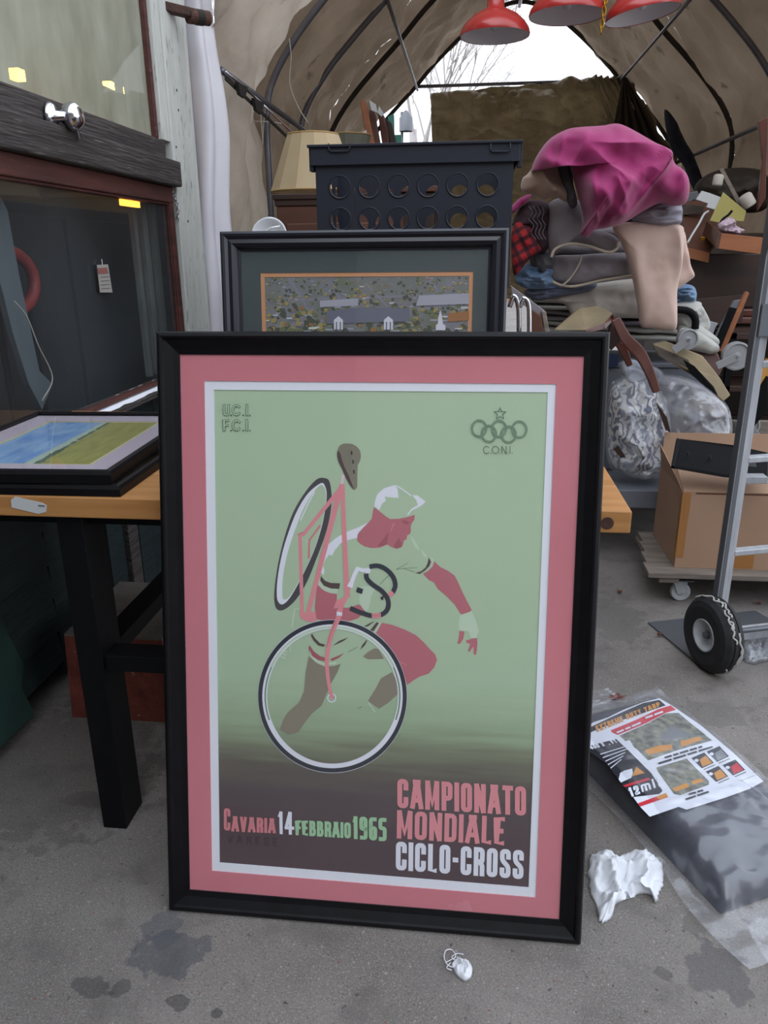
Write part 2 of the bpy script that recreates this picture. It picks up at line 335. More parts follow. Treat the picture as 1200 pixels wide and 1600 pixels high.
# ---- floor with real stains
def floor_mat():
    m = mat('concrete', '#67625e', .9, col2='#807a75', scale=2.6, detail=9, bump=.35, bscale=70, bdist=.006)
    n = m.node_tree; N = n.nodes.new; L = n.links.new; b = n.nodes['Principled BSDF']
    src = b.inputs['Base Color'].links[0].from_socket; t = [x for x in n.nodes if x.type == 'TEX_COORD'][0]
    def noise_n(sc, det=4):
        q = N('ShaderNodeTexNoise'); q.inputs['Scale'].default_value = sc; q.inputs['Detail'].default_value = det; L(t.outputs['Object'], q.inputs['Vector']); return q
    def mix(fac, a, col):
        x = N('ShaderNodeMix'); x.data_type = 'RGBA'; L(fac, x.inputs[0]); L(a, x.inputs[6]); x.inputs[7].default_value = lin(col); return x.outputs[2]
    def ramp(s, lo, hi, inv=False):
        r = N('ShaderNodeMapRange'); r.inputs['From Min'].default_value = lo; r.inputs['From Max'].default_value = hi; r.clamp = True
        if inv: r.inputs['To Min'].default_value = 1; r.inputs['To Max'].default_value = 0
        L(s, r.inputs[0]); return r.outputs[0]
    out = src
    out = mix(ramp(noise_n(260, 2).outputs[0], .50, .72), out, '#948d86')
    out = mix(ramp(noise_n(210, 2).outputs[0], .58, .74), out, '#4f4a47')
    out = mix(ramp(noise_n(105, 3).outputs[0], .64, .72), out, '#a09890')      # pale aggregate
    out = mix(ramp(noise_n(60, 4).outputs[0], .66, .72), out, '#4c4643')
    out = mix(ramp(noise_n(9, 6).outputs[0], .52, .80), out, '#5a5552')      # dark grit
    out = mix(ramp(noise_n(90, 2).outputs[0], .68, .74), out, '#7c5648')
    g = ramp(noise_n(.9, 6).outputs[0], .45, .8); mm = N('ShaderNodeMath'); mm.operation = 'MULTIPLY'; L(g, mm.inputs[0]); mm.inputs[1].default_value = .55
    out = mix(mm.outputs[0], out, '#57524f')
    wob = noise_n(22, 5)
    stains = [(-.60, 1.175, .085, .06, '#45474e', 0.58), (-.64, 1.235, .045, .05, '#4b4d54', 0.54), (-.73, 1.085, .045, .022, '#3e3c3c', 0.58), (-.665, 1.09, .02, .02, '#3e3c3c', 0.54),
              (-.545, 1.07, .03, .018, '#3a3838', 0.61), (-.455, 1.055, .011, .011, '#2e2c2c', 0.61), (.545, 1.25, .06, .075, '#4f4d50', 0.58), (.53, 1.37, .035, .03, '#5b5652', 0.48),
              (-.02, 1.195, .07, .055, '#6b6865', 0.31), (.60, 2.85, .12, .22, '#565350', 0.41), (.80, 2.2, .12, .07, '#5c5855', 0.41), (-1.0, 1.62, .08, .03, '#443f3d', 0.41),
              (-1.15, 1.75, .3, .35, '#443f3b', 0.34), (.43, 1.23, .02, .02, '#4b4643', 0.54), (.75, 1.02, .02, .02, '#4b4643', 0.54), (.2, .95, .25, .1, '#6b6662', 0.27)]
    for cx, cy, rx, ry, col, a in stains:
        mp = N('ShaderNodeMapping'); mp.vector_type = 'POINT'
        mp.inputs['Location'].default_value = (-cx/rx, -cy/ry, 0); mp.inputs['Scale'].default_value = (1/rx, 1/ry, 0); L(t.outputs['Object'], mp.inputs[0])
        ln = N('ShaderNodeVectorMath'); ln.operation = 'LENGTH'; L(mp.outputs[0], ln.inputs[0])
        ad = N('ShaderNodeMath'); ad.operation = 'MULTIPLY_ADD'; L(wob.outputs[0], ad.inputs[0]); ad.inputs[1].default_value = 2.2; L(ln.outputs['Value'], ad.inputs[2])
        f = ramp(ad.outputs[0], 1.98, 2.1, True); mu = N('ShaderNodeMath'); mu.operation = 'MULTIPLY'; L(f, mu.inputs[0]); mu.inputs[1].default_value = a
        out = mix(mu.outputs[0], out, col)
    L(out, b.inputs['Base Color']); return m
M['floor'] = floor_mat()

# ================================================================== SETTING
fl = MB(); fl.box((-12, -10, -.12), (16, 34, 0)); tag(fl.build('floor', M['floor'], loc=(0, 0, 0)), 'stained grey concrete pavement', kind='structure')
q_v = [(-14, -9.6, 0), (16, -9.6, 0), (16, -9.0, 0), (-14, -9.0, 0)]
WX = -1.36
M['street'] = mat('added_wall_paint', '#6d6862', .9, col2='#7c7770', scale=1.5)
q = MB(); q.box((-14, -9.6, 0), (16, -9.0, 6.5)); tag(q.build('wall_added', M['street'], loc=(0, -9.3, 0)), 'plain wall added out of view behind the camera for the glass to reflect', kind='structure')  # unseen wall, added so the glass panes have something to mirror
wl = MB()
ZB, ZP0, ZP1, ZU = .87, .875, 1.62, 1.876
# solid shell of the building (window openings left open)
wl.box((WX-.14, -6, .05), (WX-.03, 3.62, .84))
wl.box((WX-.14, -6, 2.75), (WX-.02, 3.95, 4.6))
wl.box((WX-.14, -6, .80), (WX-.02, -.5, 2.80))
wl.box((WX-.14, 3.62, .0), (WX-.02, 3.98, 2.80))
wall = wl.build('wall_left', M['green_boards'], loc=(WX, 1, 0)); tag(wall, 'dark green timber wall of the shed', kind='structure')
# horizontal boards below the window, each its own piece
random.seed(3)
z = .09; i = 0
while z < .84:
    hgt = .118
    j = random.uniform(-.004, .004)
    b = MB(); b.add([V((WX-.03, -2, z)), V((WX+.012+j, -2, z)), V((WX-.004+j, -2, z+hgt-.006)), V((WX-.03, -2, z+hgt-.006)),
                     V((WX-.03, 2.19, z)), V((WX+.012+j, 2.19, z)), V((WX-.004+j, 2.19, z+hgt-.006)), V((WX-.03, 2.19, z+hgt-.006))],
                    [(0,1,2,3),(7,6,5,4),(0,4,5,1),(1,5,6,2),(2,6,7,3),(3,7,4,0)])
    b.build('board', M['green_boards'], wall); z += hgt
y = 2.21
while y < 3.6:
    b = MB(); b.box((WX-.03, y, .02), (WX-.012+random.uniform(-.004, .004), y+.135, .84)); b.build('board', M['green_boards'], wall, bevel=.003); y += .14
b = MB(); b.prism([(WX+.014, 1.2, .06), (WX+.014, 1.94, .04), (WX+.014, 1.90, .16), (WX+.014, 1.93, .22), (WX+.014, 1.86, .42), (WX+.014, 1.82, .84), (WX+.014, 1.2, .84)], (.018, 0, 0))
b.build('edge_board', M['green_bright'], wall)
b = MB(); b.box((WX-.01, 2.76, .02), (WX+.015, 2.85, .84)); b.build('batten', M['weathered'], wall, bevel=.004)
# sill
s = MB(); s.prism([(WX-.06, -.5, .83), (WX+.05, -.5, .83), (WX+.05, -.5, .845), (WX-.06, -.5, .868)], (0, 4.1, 0))
sill = s.build('trim_1', M['weathered'], loc=(WX, 1, .85)); tag(sill, 'weathered window sill with peeling white paint', kind='structure')
pk = MB()
for (x0, y0, x1, y1) in ((-.01, 2.65, .035, 3.45), (-.045, 2.75, -.028, 3.4)):
    seg = 14; A = []; B = []
    for q in range(seg+1):
        yy = y0+(y1-y0)*q/seg; zz = lambda x: .8685-(x+.06)*.209
        a = x0+random.uniform(-.006, .006); c2 = x1+random.uniform(-.008, .008)
        A.append(V((WX+a, yy, zz(a)+.003))); B.append(V((WX+c2, yy, zz(c2)+.003)))
    for q in range(seg): pk.poly([A[q], B[q], B[q+1], A[q+1]])
pk.build('peeling_paint', M['white_mat'], sill, solid=.0015)
# window_1 lower sash, window_2 upper sash
M['pane_low'] = clear('dusty_dark_pane', dirt=.10, dirtcol='#7f8a90', dscale=1.6, ior=1.5, lo=.35, hi=.8)
M['pane_up'] = clear('dirt_and_reflection_pane', tint=(.85, .87, .75), dirt=.8, dirtcol='#bdbcab', dscale=3.5, ior=1.45, graze=.35, dstretch=(1, 1.6, .7), lo=.25, hi=.8)  # pale film: dirt plus the tent canvas reflection put into the colour
def sash(name, label, z0, z1, y0, y1, x, rail, glassm, fr, stile=.045, bot=.014):
    r = tag(thing(name, label, None, (x, y0, z0)), kind='structure')
    for a, b_ in (((x-.03, y0, z0), (x+.012, y1, z0+bot)), ((x-.03, y0, z1-rail), (x+.012, y1, z1)), ((x-.03, y1-stile, z0+bot), (x+.012, y1, z1-rail)), ((x-.03, y0, z0+bot), (x+.012, y0+stile, z1-rail))):
        q = MB(); q.box(a, b_); q.build('sash_rail', fr, r, bevel=.004)
    q = MB(); q.box((x-.009, y0+.02, z0+bot-.005), (x-.006, y1-.02, z1-rail+.01)); q.build('pane', glassm, r)
    q = MB(); q.box((x-.004, y0+.045, z1-rail-.012), (x+.006, y1-.045, z1-rail)); q.box((x-.004, y1-stile-.012, z0+bot), (x+.006, y1-stile, z1-rail)); q.build('glazing_bead', fr, r)
    return r
sash('window_1', 'lower sash with a dark dusty pane in a red-brown frame', .862, 1.69, -.4, 3.60, WX, .035, M['pane_low'], M['rail_red'])
q = MB(); q.box((WX-.028, -.4, 1.622), (WX+.016, 3.595, 1.688)); q.box((WX-.028, -.4, 1.612), (WX+.008, 3.55, 1.622))
q.build('top_rail', M['rail_red'], bpy.data.objects['window_1'], bevel=.004)
sash('window_2', 'upper sash with a pane pale with dirt and painted canvas reflection above the dark beam', 1.80, 2.72, -.4, 3.53, WX-.012, .03, M['pane_up'], M['rail_red'], stile=.028, bot=.08)
be = MB(); be.box((WX-.10, -.5, 1.69), (WX+.055, 3.62, 1.795))
bm_ = be.build('trim_2', M['weathered'], loc=(WX, 1, 1.74), bevel=.008); tag(bm_, 'dark weathered beam running along the window', kind='structure')
be = MB(); be.box((WX-.03, -.5, 1.797), (WX+.016, 3.555, 1.874)); be.build('upper_timber', M['weathered'], bm_, bevel=.006)
be = MB(); be.box((WX-.05, 3.532, 1.875), (WX+.016, 3.619, 4.0)); tag(be.build('trim_5', M['grey_paint'], loc=(WX, 3.58, 1.87), bevel=.003), 'narrow pale board between the upper sash and the corner board', kind='structure')
# corner post boards beyond the window (pale paint)
for k, (y0, y1, x1) in enumerate(((3.62, 3.80, .005), (3.815, 3.98, -.012))):
    q = MB(); q.box((WX-.02, y0, 0), (WX+x1+.02, y1, 4.0)); o = q.build('trim_%d' % (k+3), M['grey_paint'], loc=(WX, y0, 0), bevel=.004)
    tag(o, 'pale grey-green painted corner board with nail holes' if k == 0 else 'pale corner board behind the dark gap', kind='structure')
    if k == 0:
        for zz in (1.55, 1.86, 2.02, 2.1, 2.45):
            q = MB(); q.lathe([(0, 0), (.006, 0), (.006, .002), (0, .002)], 10, Matrix.Translation((WX+.024, 3.66+(zz*7 % .07), zz)) @ Matrix.Rotation(math.pi/2, 4, 'Y')); q.build('nail_hole', M['black_metal'], o)
# interior seen through the panes
M['interior'] = mat('yellowish_room_wall', '#6b6248', .9, col2='#7a7050', scale=2)
M['int_dark'] = mat('dark_room_things', '#16181b', .8, col2='#1f2226', scale=3)
for nm_, a_, b_, lb_ in (('wall_back', (-4.2, -1, .021), (-4.1, 4.12, 2.849), 'yellowish back wall of the room behind the window'), ('wall_far', (-4.2, 4.12, .0), (WX-.14, 4.22, 2.849), 'end wall of the room behind the window'),
    ('wall_near', (-4.2, -1.1, 0), (WX-.14, -1, 2.849), 'near end wall of the room behind the window'), ('ceiling', (-4.2, -1.0, 2.85), (WX-.14, 4.3, 2.95), 'ceiling of the room behind the window'), ('floor_room', (-4.2, -1, 0.001), (WX-.14, 4.119, .02), 'floor of the room behind the window')):
    q = MB(); q.box(a_, b_); tag(q.build(nm_, M['interior'], loc=a_), lb_, kind='structure')
for k_, (ya_, yb_, x_) in enumerate(((3.40, 3.44, -1.46), (3.47, 3.53, -1.45), (3.56, 3.612, -1.44))):  # added boards stand in for the corner post mirrored in the pane
    q = MB(); q.box((x_-.02, ya_, .87), (x_, yb_, 2.2)); tag(q.build('reflected_post_board', mat('post_reflection_%d' % k_, '#6f7673', .85, col2='#4b504e', scale=6, stretch=(4, 4, .6)), loc=(x_, ya_, .87)), ('left', 'middle', 'right')[k_]+' grey weathered board added inside the lower pane to imitate the corner post reflection', 'board')
o = thing('storage_cabinet', 'tall dark cabinet standing inside behind the lower pane', 'cabinet', (-1.95, 2.9, .02))
q = MB(); q.box((-2.25, 2.45, .021), (-1.70, 4.0, 1.60)); q.build('body', M['int_dark'], o, bevel=.01)
q = MB(); q.box((-1.699, 2.5, .1), (-1.68, 3.2, 1.55)); q.build('door', M['int_dark'], o, bevel=.004)
q = MB(); q.box((-1.699, 3.24, .1), (-1.68, 3.95, 1.55)); q.build('door', M['int_dark'], o, bevel=.004)
o = thing('round_chair', 'red hooped chair back behind the glass at the far left', 'chair', (-1.58, 2.6, .02))
pts = []
cc = atX(15, 440, -1.58)
for k in range(24): t = 2*math.pi*k/24; pts.append(cc+V((0, math.cos(t)*.155, math.sin(t)*.10)))
MR = mat('red_vinyl', '#8a2a26', .5)
MB().tube(pts, .022, 10, closed=True).build('hoop_back', MR, o, smooth=True)
for dy in (-.1, .1): MB().tube([cc+V((0, dy, -.08)), V((cc.x, cc.y+dy, .021))], .012, 8).build('leg', M['black_metal'], o, smooth=True)
q = MB(); P = [atX(x, y, -1.50) for x, y in ((0, 305), (12, 330), (30, 430), (62, 580), (82, 600), (66, 640), (45, 600), (20, 520), (0, 440))]
q.prism(P, (-.02, 0, 0)); o = q.build('plastic_sheet', mat('dusty_grey_sheet', '#5d6a70', .7), loc=P[4]); tag(o, 'long pale strip of sheeting hanging behind the lower pane', 'sheet')
q = MB(); q.tube(smooth_open([atX(x, y, -1.47) for x, y in ((22, 470), (42, 495), (60, 540), (82, 590), (66, 626))], 5), .0022, 6)
tag(q.build('bent_wire', M['cord'], loc=atX(60, 540, -1.47), smooth=True), 'thin white bent wire hanging behind the lower pane', 'wire')
o = thing('price_tag', 'small white paper tag with red print hanging on the lower pane', 'tag', atX(162, 457, -1.352))
P = [atX(x, y, -1.352) for x, y in ((151, 414), (168, 413), (175, 457), (156, 457))]
q = MB(); q.prism(P, (.002, 0, 0)); q.build('paper', mat('faded_tag_paper', '#9a9690', .8), o)
P = [atX(x, y, -1.349) for x, y in ((152, 419), (167, 418), (169, 427), (154, 428))]
q = MB(); q.prism(P, (.0008, 0, 0)); q.build('red_print', mat('faded_red', '#8a5550', .8), o)
q = MB(); q.tube([atX(160, 414, -1.351), atX(159, 405, -1.355)], .0012, 6); q.build('string', M['cord'], o)
q = MB()
for k in range(4): a = atX(157+k*.4, 433+k*6, -1.349); b2 = atX(171+k*.4, 432+k*6, -1.349); q.bar(a, b2, .0008, .002)
q.build('written_lines', mat('grey_ink', '#6a625c', .8), o)
WARM = emit('warm_lamp', '#ffc860', 14); WARM2 = emit('amber_lamp', '#ff9a30', 3.0)
def bulbbox(name, lab, a, b, mm, grp=None):
    o = thing(name, lab, 'lamp', tuple((V(a)+V(b))/2), group=grp)
    q = MB(); q.box(a, b); q.build('diffuser', mm, o, bevel=.003)
    q = MB(); q.box((a[0]-.004, a[1]-.004, b[2]), (b[0]+.004, b[1]+.004, b[2]+.012)); q.build('housing', M['black_metal'], o, bevel=.004)
    q = MB(); q.tube([((a[0]+b[0])/2, (a[1]+b[1])/2, b[2]+.03), ((a[0]+b[0])/2, (a[1]+b[1])/2, 2.84)], .006, 6); q.build('cable', M['black_metal'], o)
p = atX(27, 117, -2.2); bulbbox('ceiling_lamp', 'round glow of a warm lamp behind the upper pane at far left', p-V((.025, .03, .025)), p+V((.025, .03, .025)), WARM)
p = atX(182, 137, -1.62); bulbbox('ceiling_lamp', 'long warm strip light behind the upper pane', p-V((.02, .10, .008)), p+V((.02, .10, .008)), WARM)
p = atX(221, 137, -1.62); bulbbox('ceiling_lamp', 'short warm light beside the strip light behind the upper pane', p-V((.02, .028, .008)), p+V((.02, .028, .008)), WARM)
p = atX(203, 318, -1.398); bulbbox('ceiling_lamp', 'amber lamp low behind the top right of the dark lower pane', p-V((.006, .09, .012)), p+V((.006, .09, .012)), WARM2)

# chrome latch on the beam
o = thing('door_knob', 'chrome round knob and oval escutcheon on the weathered beam', 'knob', atX(100, 190, WX+.03))
p0 = atX(84, 182, WX+.03); p1 = atX(108, 182, WX+.06); RY = Matrix.Rotation(math.pi/2, 4, 'Y')
q = MB(); q.lathe([(0, 0), (.040, 0), (.043, .005), (.034, .014), (.016, .020), (.013, .05), (0, .05)], 28, Matrix.Translation(p0-V((.01, 0, 0))) @ RY); q.build('escutcheon', M['steel'], o, smooth=True)
q = MB(); q.lathe([(0, 0), (.018, 0), (.016, .012), (.022, .020), (.038, .034), (.043, .052), (.038, .070), (.022, .082), (0, .085)], 28, Matrix.Translation(p1-V((.04, 0, 0))) @ RY); q.build('knob_ball', M['steel'], o, smooth=True)
q = MB(); q.box((p0.x-.01, p0.y-.0, p0.z-.012), (p0.x+.02, p1.y+.0, p0.z+.0)); q.build('latch_bar', M['steel'], o, bevel=.003)
q = MB(); q.bar(p1+V((0, .03, -.02)), p1+V((.0, .045, -.06)), .02, .012); q.build('thumb_turn', M['steel'], o, bevel=.003)
# chain
o = thing('hanging_chain', 'thin steel chain hanging from the beam end beside the window', 'chain', atX(262, 255, WX+.05))
cp = smooth_open([atY(x, y, 3.61) for x, y in ((255, 247), (262, 262), (266, 275), (268, 292), (273, 308), (278, 325), (277, 345))], 3)
for i in range(len(cp)-1):
    a, b2 = cp[i], cp[i+1]; mid = (a+b2)/2; d = (b2-a); l = d.length*.62; d.normalize(); sd = V((1, 0, 0)) if i % 2 else V((0, 1, 0)); sd = (sd-d*sd.dot(d)).normalized()
    q = MB(); q.tube([mid+d*math.cos(t)*l+sd*math.sin(t)*.006 for t in [2*math.pi*k/10 for k in range(10)]], .0018, 6, closed=True); q.build('link', M['steel'], o, smooth=True)
# rusty bracket with pipe end
o = thing('rusty_bracket', 'rusty steel bracket with a taped pipe end at the top of the corner board', 'bracket', atY(280, 12, 3.8))
q = MB(); q.bar(atY(236, 6, 3.66), atY(302, 22, 3.80), .05, .035); q.build('flat_bar', M['rust'], o, bevel=.004)
q = MB(); q.tube([atY(294, 25, 3.78), atY(326, 29, 3.86)], .03, 16); q.build('pipe_end', M['rust'], o, smooth=False)
q = MB(); q.tube([atY(306, 26.5, 3.81), atY(316, 28, 3.835)], .032, 16); q.build('tape_band', M['strap'], o)
q = MB(); q.lathe([(0, 0), (.008, 0), (.006, .004), (0, .005)], 10, Matrix.Translation(atY(239, 7, 3.62)) @ Matrix.Rotation(math.pi/2, 4, 'X')); q.build('bolt', M['steel'], o)
# white plastic curtain bunched at the corner
def curt(u, v):
    z = 2.95*(1-v)+.01*v; t = u*2*math.pi
    wdt = .12+.030*min(1, v*2.2); cx = -1.345-.09*v
    f = 1+.16*math.sin(t*5+v*2)+.10*noise.noise(V((math.cos(t)*2, math.sin(t)*2, z*2.0)))*2
    if v < .26: f *= .55+.45*(v/.26)
    return V((cx+math.cos(t)*wdt*f*.85+.01*math.sin(z*7), 4.11+math.sin(t)*wdt*f*.62, z))
q = MB(); q.grid(72, 60, curt); o = q.build('rolled_curtain', M['curtain'], loc=(-1.36, 4.15, 0), smooth=True); tag(o, 'bunched white plastic curtain hanging at the tent corner', 'curtain')

# ================================================================== TENT
CX = .42
PROF = [(-1.72, 0), (-1.72, 1.0), (-1.72, 1.8), (-1.715, 2.22), (-1.66, 2.42), (-1.50, 2.65), (-1.28, 2.88), (-1.07, 3.08), (-.85, 3.31), (-.56, 3.56), (-.28, 3.75), (0, 3.83)]
PROF = PROF+[(-x, z) for x, z in PROF[-2::-1]]
def arch(y, off=0.):
    P = smooth_open([V((CX+x*(1+off/1.8), y, z+(off if z > 2.3 else 0))) for x, z in PROF], 4); return P
tent = thing('canopy_tent', 'arched steel-pipe tent covered with beige canvas over the whole yard', 'tent', (CX, 7, 0))
for k, y in enumerate((5.2, 6.2, 7.3, 9.2)):
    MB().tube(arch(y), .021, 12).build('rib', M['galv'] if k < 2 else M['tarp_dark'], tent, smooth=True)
for x in (CX-1.715, CX+1.715):
    MB().tube([(x+.03*(1 if x < 0 else -1), 4.2, 2.27), (x+.03*(1 if x < 0 else -1), 9.25, 2.27)], .017, 10).build('purlin', M['galv'], tent, smooth=True)
MB().tube([(CX, 5.1, 3.80), (CX, 9.25, 3.80)], .018, 10).build('purlin', M['galv'], tent, smooth=True)
for sx in (-1, 1): MB().tube([(CX+sx*1.05, 5.1, 3.06), (CX+sx*1.05, 9.25, 3.06)], .014, 10).build('purlin', M['galv'], tent, smooth=True)
MB().tube([(CX-1.06, 9.2, 3.085), (CX+1.06, 9.2, 3.085)], .018, 10).build('cross_bar', M['galv'], tent, smooth=True)
MB().tube([atY(1068, 0, 8.2), atY(978, 78, 9.2)], .017, 8).build('brace', M['galv'], tent, smooth=True)
MB().tube([(CX-1.2, 4.3, 2.99), (CX+1.2, 4.3, 2.99)], .02, 10).build('cross_bar', M['galv'], tent, smooth=True)
for sx in (-1, 1):
    MB().tube([(CX+sx*1.2, 4.3, 2.99), (CX+sx*1.2, 5.2, 2.96)], .018, 10).build('purlin', M['galv'], tent, smooth=True)
A0 = arch(0, .045); NA = len(A0)
def canvas_fn(y0, y1, i0, i1, amp, sg=1.0):
    def fn(u, v):
        t = i0+(i1-i0)*u; i = min(int(t), NA-2); p = A0[i].lerp(A0[i+1], t-i); y = y0+(y1-y0)*v
        y = y+(-.30*min(1, max(0, (p.z-2.3)/.3))*(1-v) if y0 < 4.5 else 0); d = (A0[i+1]-A0[i]).normalized(); nrm = V((d.z, 0, -d.x))     # inward
        ph = (y-5.2) % 1.0; sag = .05*math.sin(math.pi*ph)
        wr = (ridge(V((p.x*1.0+p.z, y*1.6, p.z*.6)), 1.6)-.5)*.045*amp+noise.noise(V((p.x*2, y*2.2, p.z*2)))*.045*amp
        wr += (ridge(V((p.x*.5+y*1.1, y*1.2-p.x, p.z)), 2.6)-.6)*.03*amp+(ridge(V((p.x+y*.6, y*.5, p.z*1.4)), 6)-.6)*.010*amp
        return V((p.x, y, p.z))+nrm*(sag*.6+wr)
    return fn
seg = [(0, NA//2), (NA//2, NA-1)]
q = MB(); q.grid(150, 30, canvas_fn(4.25, 5.2, 0, NA-1, 1.3)); q.build('canvas_panel', M['canvas'], tent, smooth=True)  # canvas on the lower right side, down to the ground, is added to block light
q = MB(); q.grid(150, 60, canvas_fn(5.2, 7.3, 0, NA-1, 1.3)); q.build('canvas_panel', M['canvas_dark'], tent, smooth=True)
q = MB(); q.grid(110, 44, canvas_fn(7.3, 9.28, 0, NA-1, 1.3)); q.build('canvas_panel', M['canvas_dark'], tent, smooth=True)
# hem strips and cords along the eave
MB().tube([atX(x, y, CX-1.66) for x, y in ((352, 112), (405, 158), (458, 208))], .008, 8).build('steel_rod', M['steel'], tent, smooth=True)
for (x, y) in ((372, 140), (398, 165)):
    q = MB(); q.prism([atX(a, b_, CX-1.64) for a, b_ in ((x-6, y-12), (x+10, y-4), (x+6, y+14), (x-2, y+8))], (.02, 0, 0)); q.build('clamp', M['strap'], tent, bevel=.003)
q = MB(); q.bar(atX(352, 122, CX-1.65), atX(450, 215, CX-1.65), .008, .018); q.build('hem_strap', M['strap'], tent)
for pts in (((452, 60), (455, 90), (453, 130), (465, 165), (482, 193)), ((349, 85), (350, 110), (356, 140)), ((407, 170), (409, 200), (411, 225)), ((395, 190), (415, 190), (440, 193)), ((413, 155), (414, 175), (412, 195), (410, 230))):
    pxtube(pts, 5.12, .0035, 6).build('tie_cord', M['cord'], tent, smooth=True)

# back tarp with pleats
def tarp(u, v):
    a = V((atY(672, 145, 9.1))); b2 = atY(984, 116, 9.1)
    top = a.lerp(b2, u)+V((0, 0, -.05*math.sin(math.pi*min(1, u*1.05))*0))
    bl = atY(688, 240, 9.1); bl.z = .9; br = atY(1105, 340, 9.1); d = (br-b2)/(b2.z-br.z); br = b2+d*(b2.z-.9)
    bot = bl.lerp(br, u); p = top.lerp(bot, v)
    f = (ridge(V((p.x*1.1+noise.noise(p*2)*.3, 3, p.z*1.9)), 2.6)-.5)*.13+(ridge(V((p.x*1.3, 7, p.z*2.2)), 6)-.5)*.05+noise.noise(V((p.x*5, 0, p.z*5)))*.05
    if u > .8: f += .06*math.sin((u-.8)*190)*(1-v*.4)
    return p+V((0, f, 0))
q = MB(); q.grid(200, 120, tarp); o = q.build('hanging_tarp', M['tarp'], loc=atY(820, 300, 9.1), smooth=True, solid=.004); tag(o, 'wrinkled olive-brown tarp hung across the far opening', 'tarp')
def tarp2(u, v):
    a = atY(975, 113, 9.0); x = 930+u*(1103-930); e = atY(x, 350+0*u, 9.0); p = a.lerp(e, v)
    return p+V((0, -.07*abs(math.sin(u*15))*min(1, v*2), 0))
q = MB(); q.grid(70, 24, tarp2); o = q.build('gathered_tarp', M['tarp_dark'], loc=atY(1000, 300, 9), smooth=True, solid=.004); tag(o, 'dark tarp corner gathered in pleats from one point', 'tarp')
# dark cloths by the far right
o = blob([(1038, 172), (1052, 185), (1080, 240), (1100, 290), (1110, 330), (1085, 300), (1070, 262), (1052, 238), (1042, 210)], 7.6, .12, .03, 4, 3).build('hanging_cloth', M['navy'], loc=atY(1070, 250, 7.6), smooth=True)
tag(o, 'dark navy cloth hanging from the right side of the tent', 'cloth')
# outside world beyond the opening: bare trees, wall, street lamp
def tree(x, y, h, seed, label):
    random.seed(seed); r = thing('bare_tree', label, 'tree', (x, y, 0), group=None)
    MB().tube(smooth_open([(x, y, 0), (x+.05, y, h*.25), (x-.05, y, h*.5)], 4), .08, 8, rs=None).build('trunk', M['bark'], r, smooth=True)
    q = MB()
    def br(p, d, l, rad, dep):
        e = p+d*l; mid = (p+e)/2+V((random.uniform(-.06, .06), random.uniform(-.06, .06), .02))*l
        q.tube([p, mid, e], rad, 4, rs=[rad, rad*.8, rad*.6])
        if dep == 0: return
        for k in range(3):
            nd = (d+V((random.uniform(-.75, .75), random.uniform(-.5, .5), random.uniform(-.2, .6)))).normalized(); br(p.lerp(e, random.uniform(.55, 1)), nd, l*random.uniform(.6, .85), rad*.6, dep-1)
    for k in range(5):
        br(V((x, y, h*(.22+.06*k))), V((random.uniform(-.5, .5), random.uniform(-.4, .4), 1)).normalized(), h*.24, .045, 5)
    q.build('branches', M['bark'], r)
tree(-1.2, 17, 7.5, 5, 'bare tree in the gap left of the olive-brown tarp')
tree(-5.4, 20, 8.5, 11, 'bare tree behind the carved chair backs')
o = thing('brick_house', 'distant reddish house low in the gap beside the tarp', 'house', (-1, 24, 0))
q = MB(); q.box((-3.5, 24, 0), (1.5, 30, 3.3)); q.build('wall', M['housewall'], o)
q = MB(); q.prism([(-3.7, 23.8, 3.3), (1.7, 23.8, 3.3), (1.7, 27, 4.3), (-3.7, 27, 4.3)], (0, 0, .1)); q.build('roof', M['darkwood'], o)
for x in (-2.6, -1.2, .2):
    q = MB(); q.box((x, 23.95, 1.3), (x+.7, 24.02, 2.6)); q.build('window', M['int_dark'], o)
p = atY(628, 175, 12.5)
o = thing('street_lamp', 'grey pole with a hooded lamp head behind the carved chairs', 'street lamp', (p.x, p.y, 0))
MB().tube([(p.x, p.y, 0), (p.x, p.y, p.z)], .022, 8).build('pole', M['alu_dark'], o, smooth=True)
q = MB(); q.lathe([(.10, -.28), (.10, -.1), (.02, 0)], 14, Matrix.Translation(p+V((.06, 0, .02)))); q.build('lamp_head', M['alu_dark'], o, smooth=True)

# ================================================================== RED LAMPS
def red_lamp(px, py, Y, dia, label, tilt=(0, 0)):
    p = atY(px, py, Y); r = thing('pendant_lamp', label, 'lamp', p, (tilt[0], tilt[1], 0), group='red dome pendant lamps')
    R = dia/2
    q = MB(); prof = [(R, 0), (R*1.01, .008), (R*.97, .03), (R*.86, .055), (R*.66, .085), (R*.42, .105), (R*.25, .12), (R*.24, .17), (R*.26, .2), (R*.22, .23), (0, .24)]
    q.lathe(prof, 48); q.build('shade', M['lamp_red'], r, local=True, smooth=True)
    q = MB(); q.lathe([(R*.985, .002), (R*.94, .028), (R*.83, .05), (R*.64, .078), (R*.4, .098), (0, .11)], 48); q.build('inner_reflector', M['lamp_in'], r, local=True, smooth=True)
    q = MB(); q.lathe([(0, .02), (.02, .03), (.026, .05), (.016, .09), (.014, .11)], 20); q.build('bulb', M['china'], r, local=True, smooth=True)
    q = MB(); q.tube([(0, 0, .235), (0, 0, 3.0-p.z if p.z < 2.9 else .3)], .006, 8); q.build('hanging_rod', M['black_metal'], r, local=True)
    return r
red_lamp(773, 57, 4.3, .335, 'leftmost red dome lamp, hanging lowest and whole in view')
red_lamp(886, 25, 4.3, .36, 'middle red dome lamp, cut by the top edge', (0, .0))
red_lamp(1004, 24, 4.3, .345, 'right red dome lamp tilted beside the brass chain', (0, -.16))
o = thing('brass_chain', 'short brass chain hanging between the two right red lamps', 'chain', atY(945, 0, 4.2))
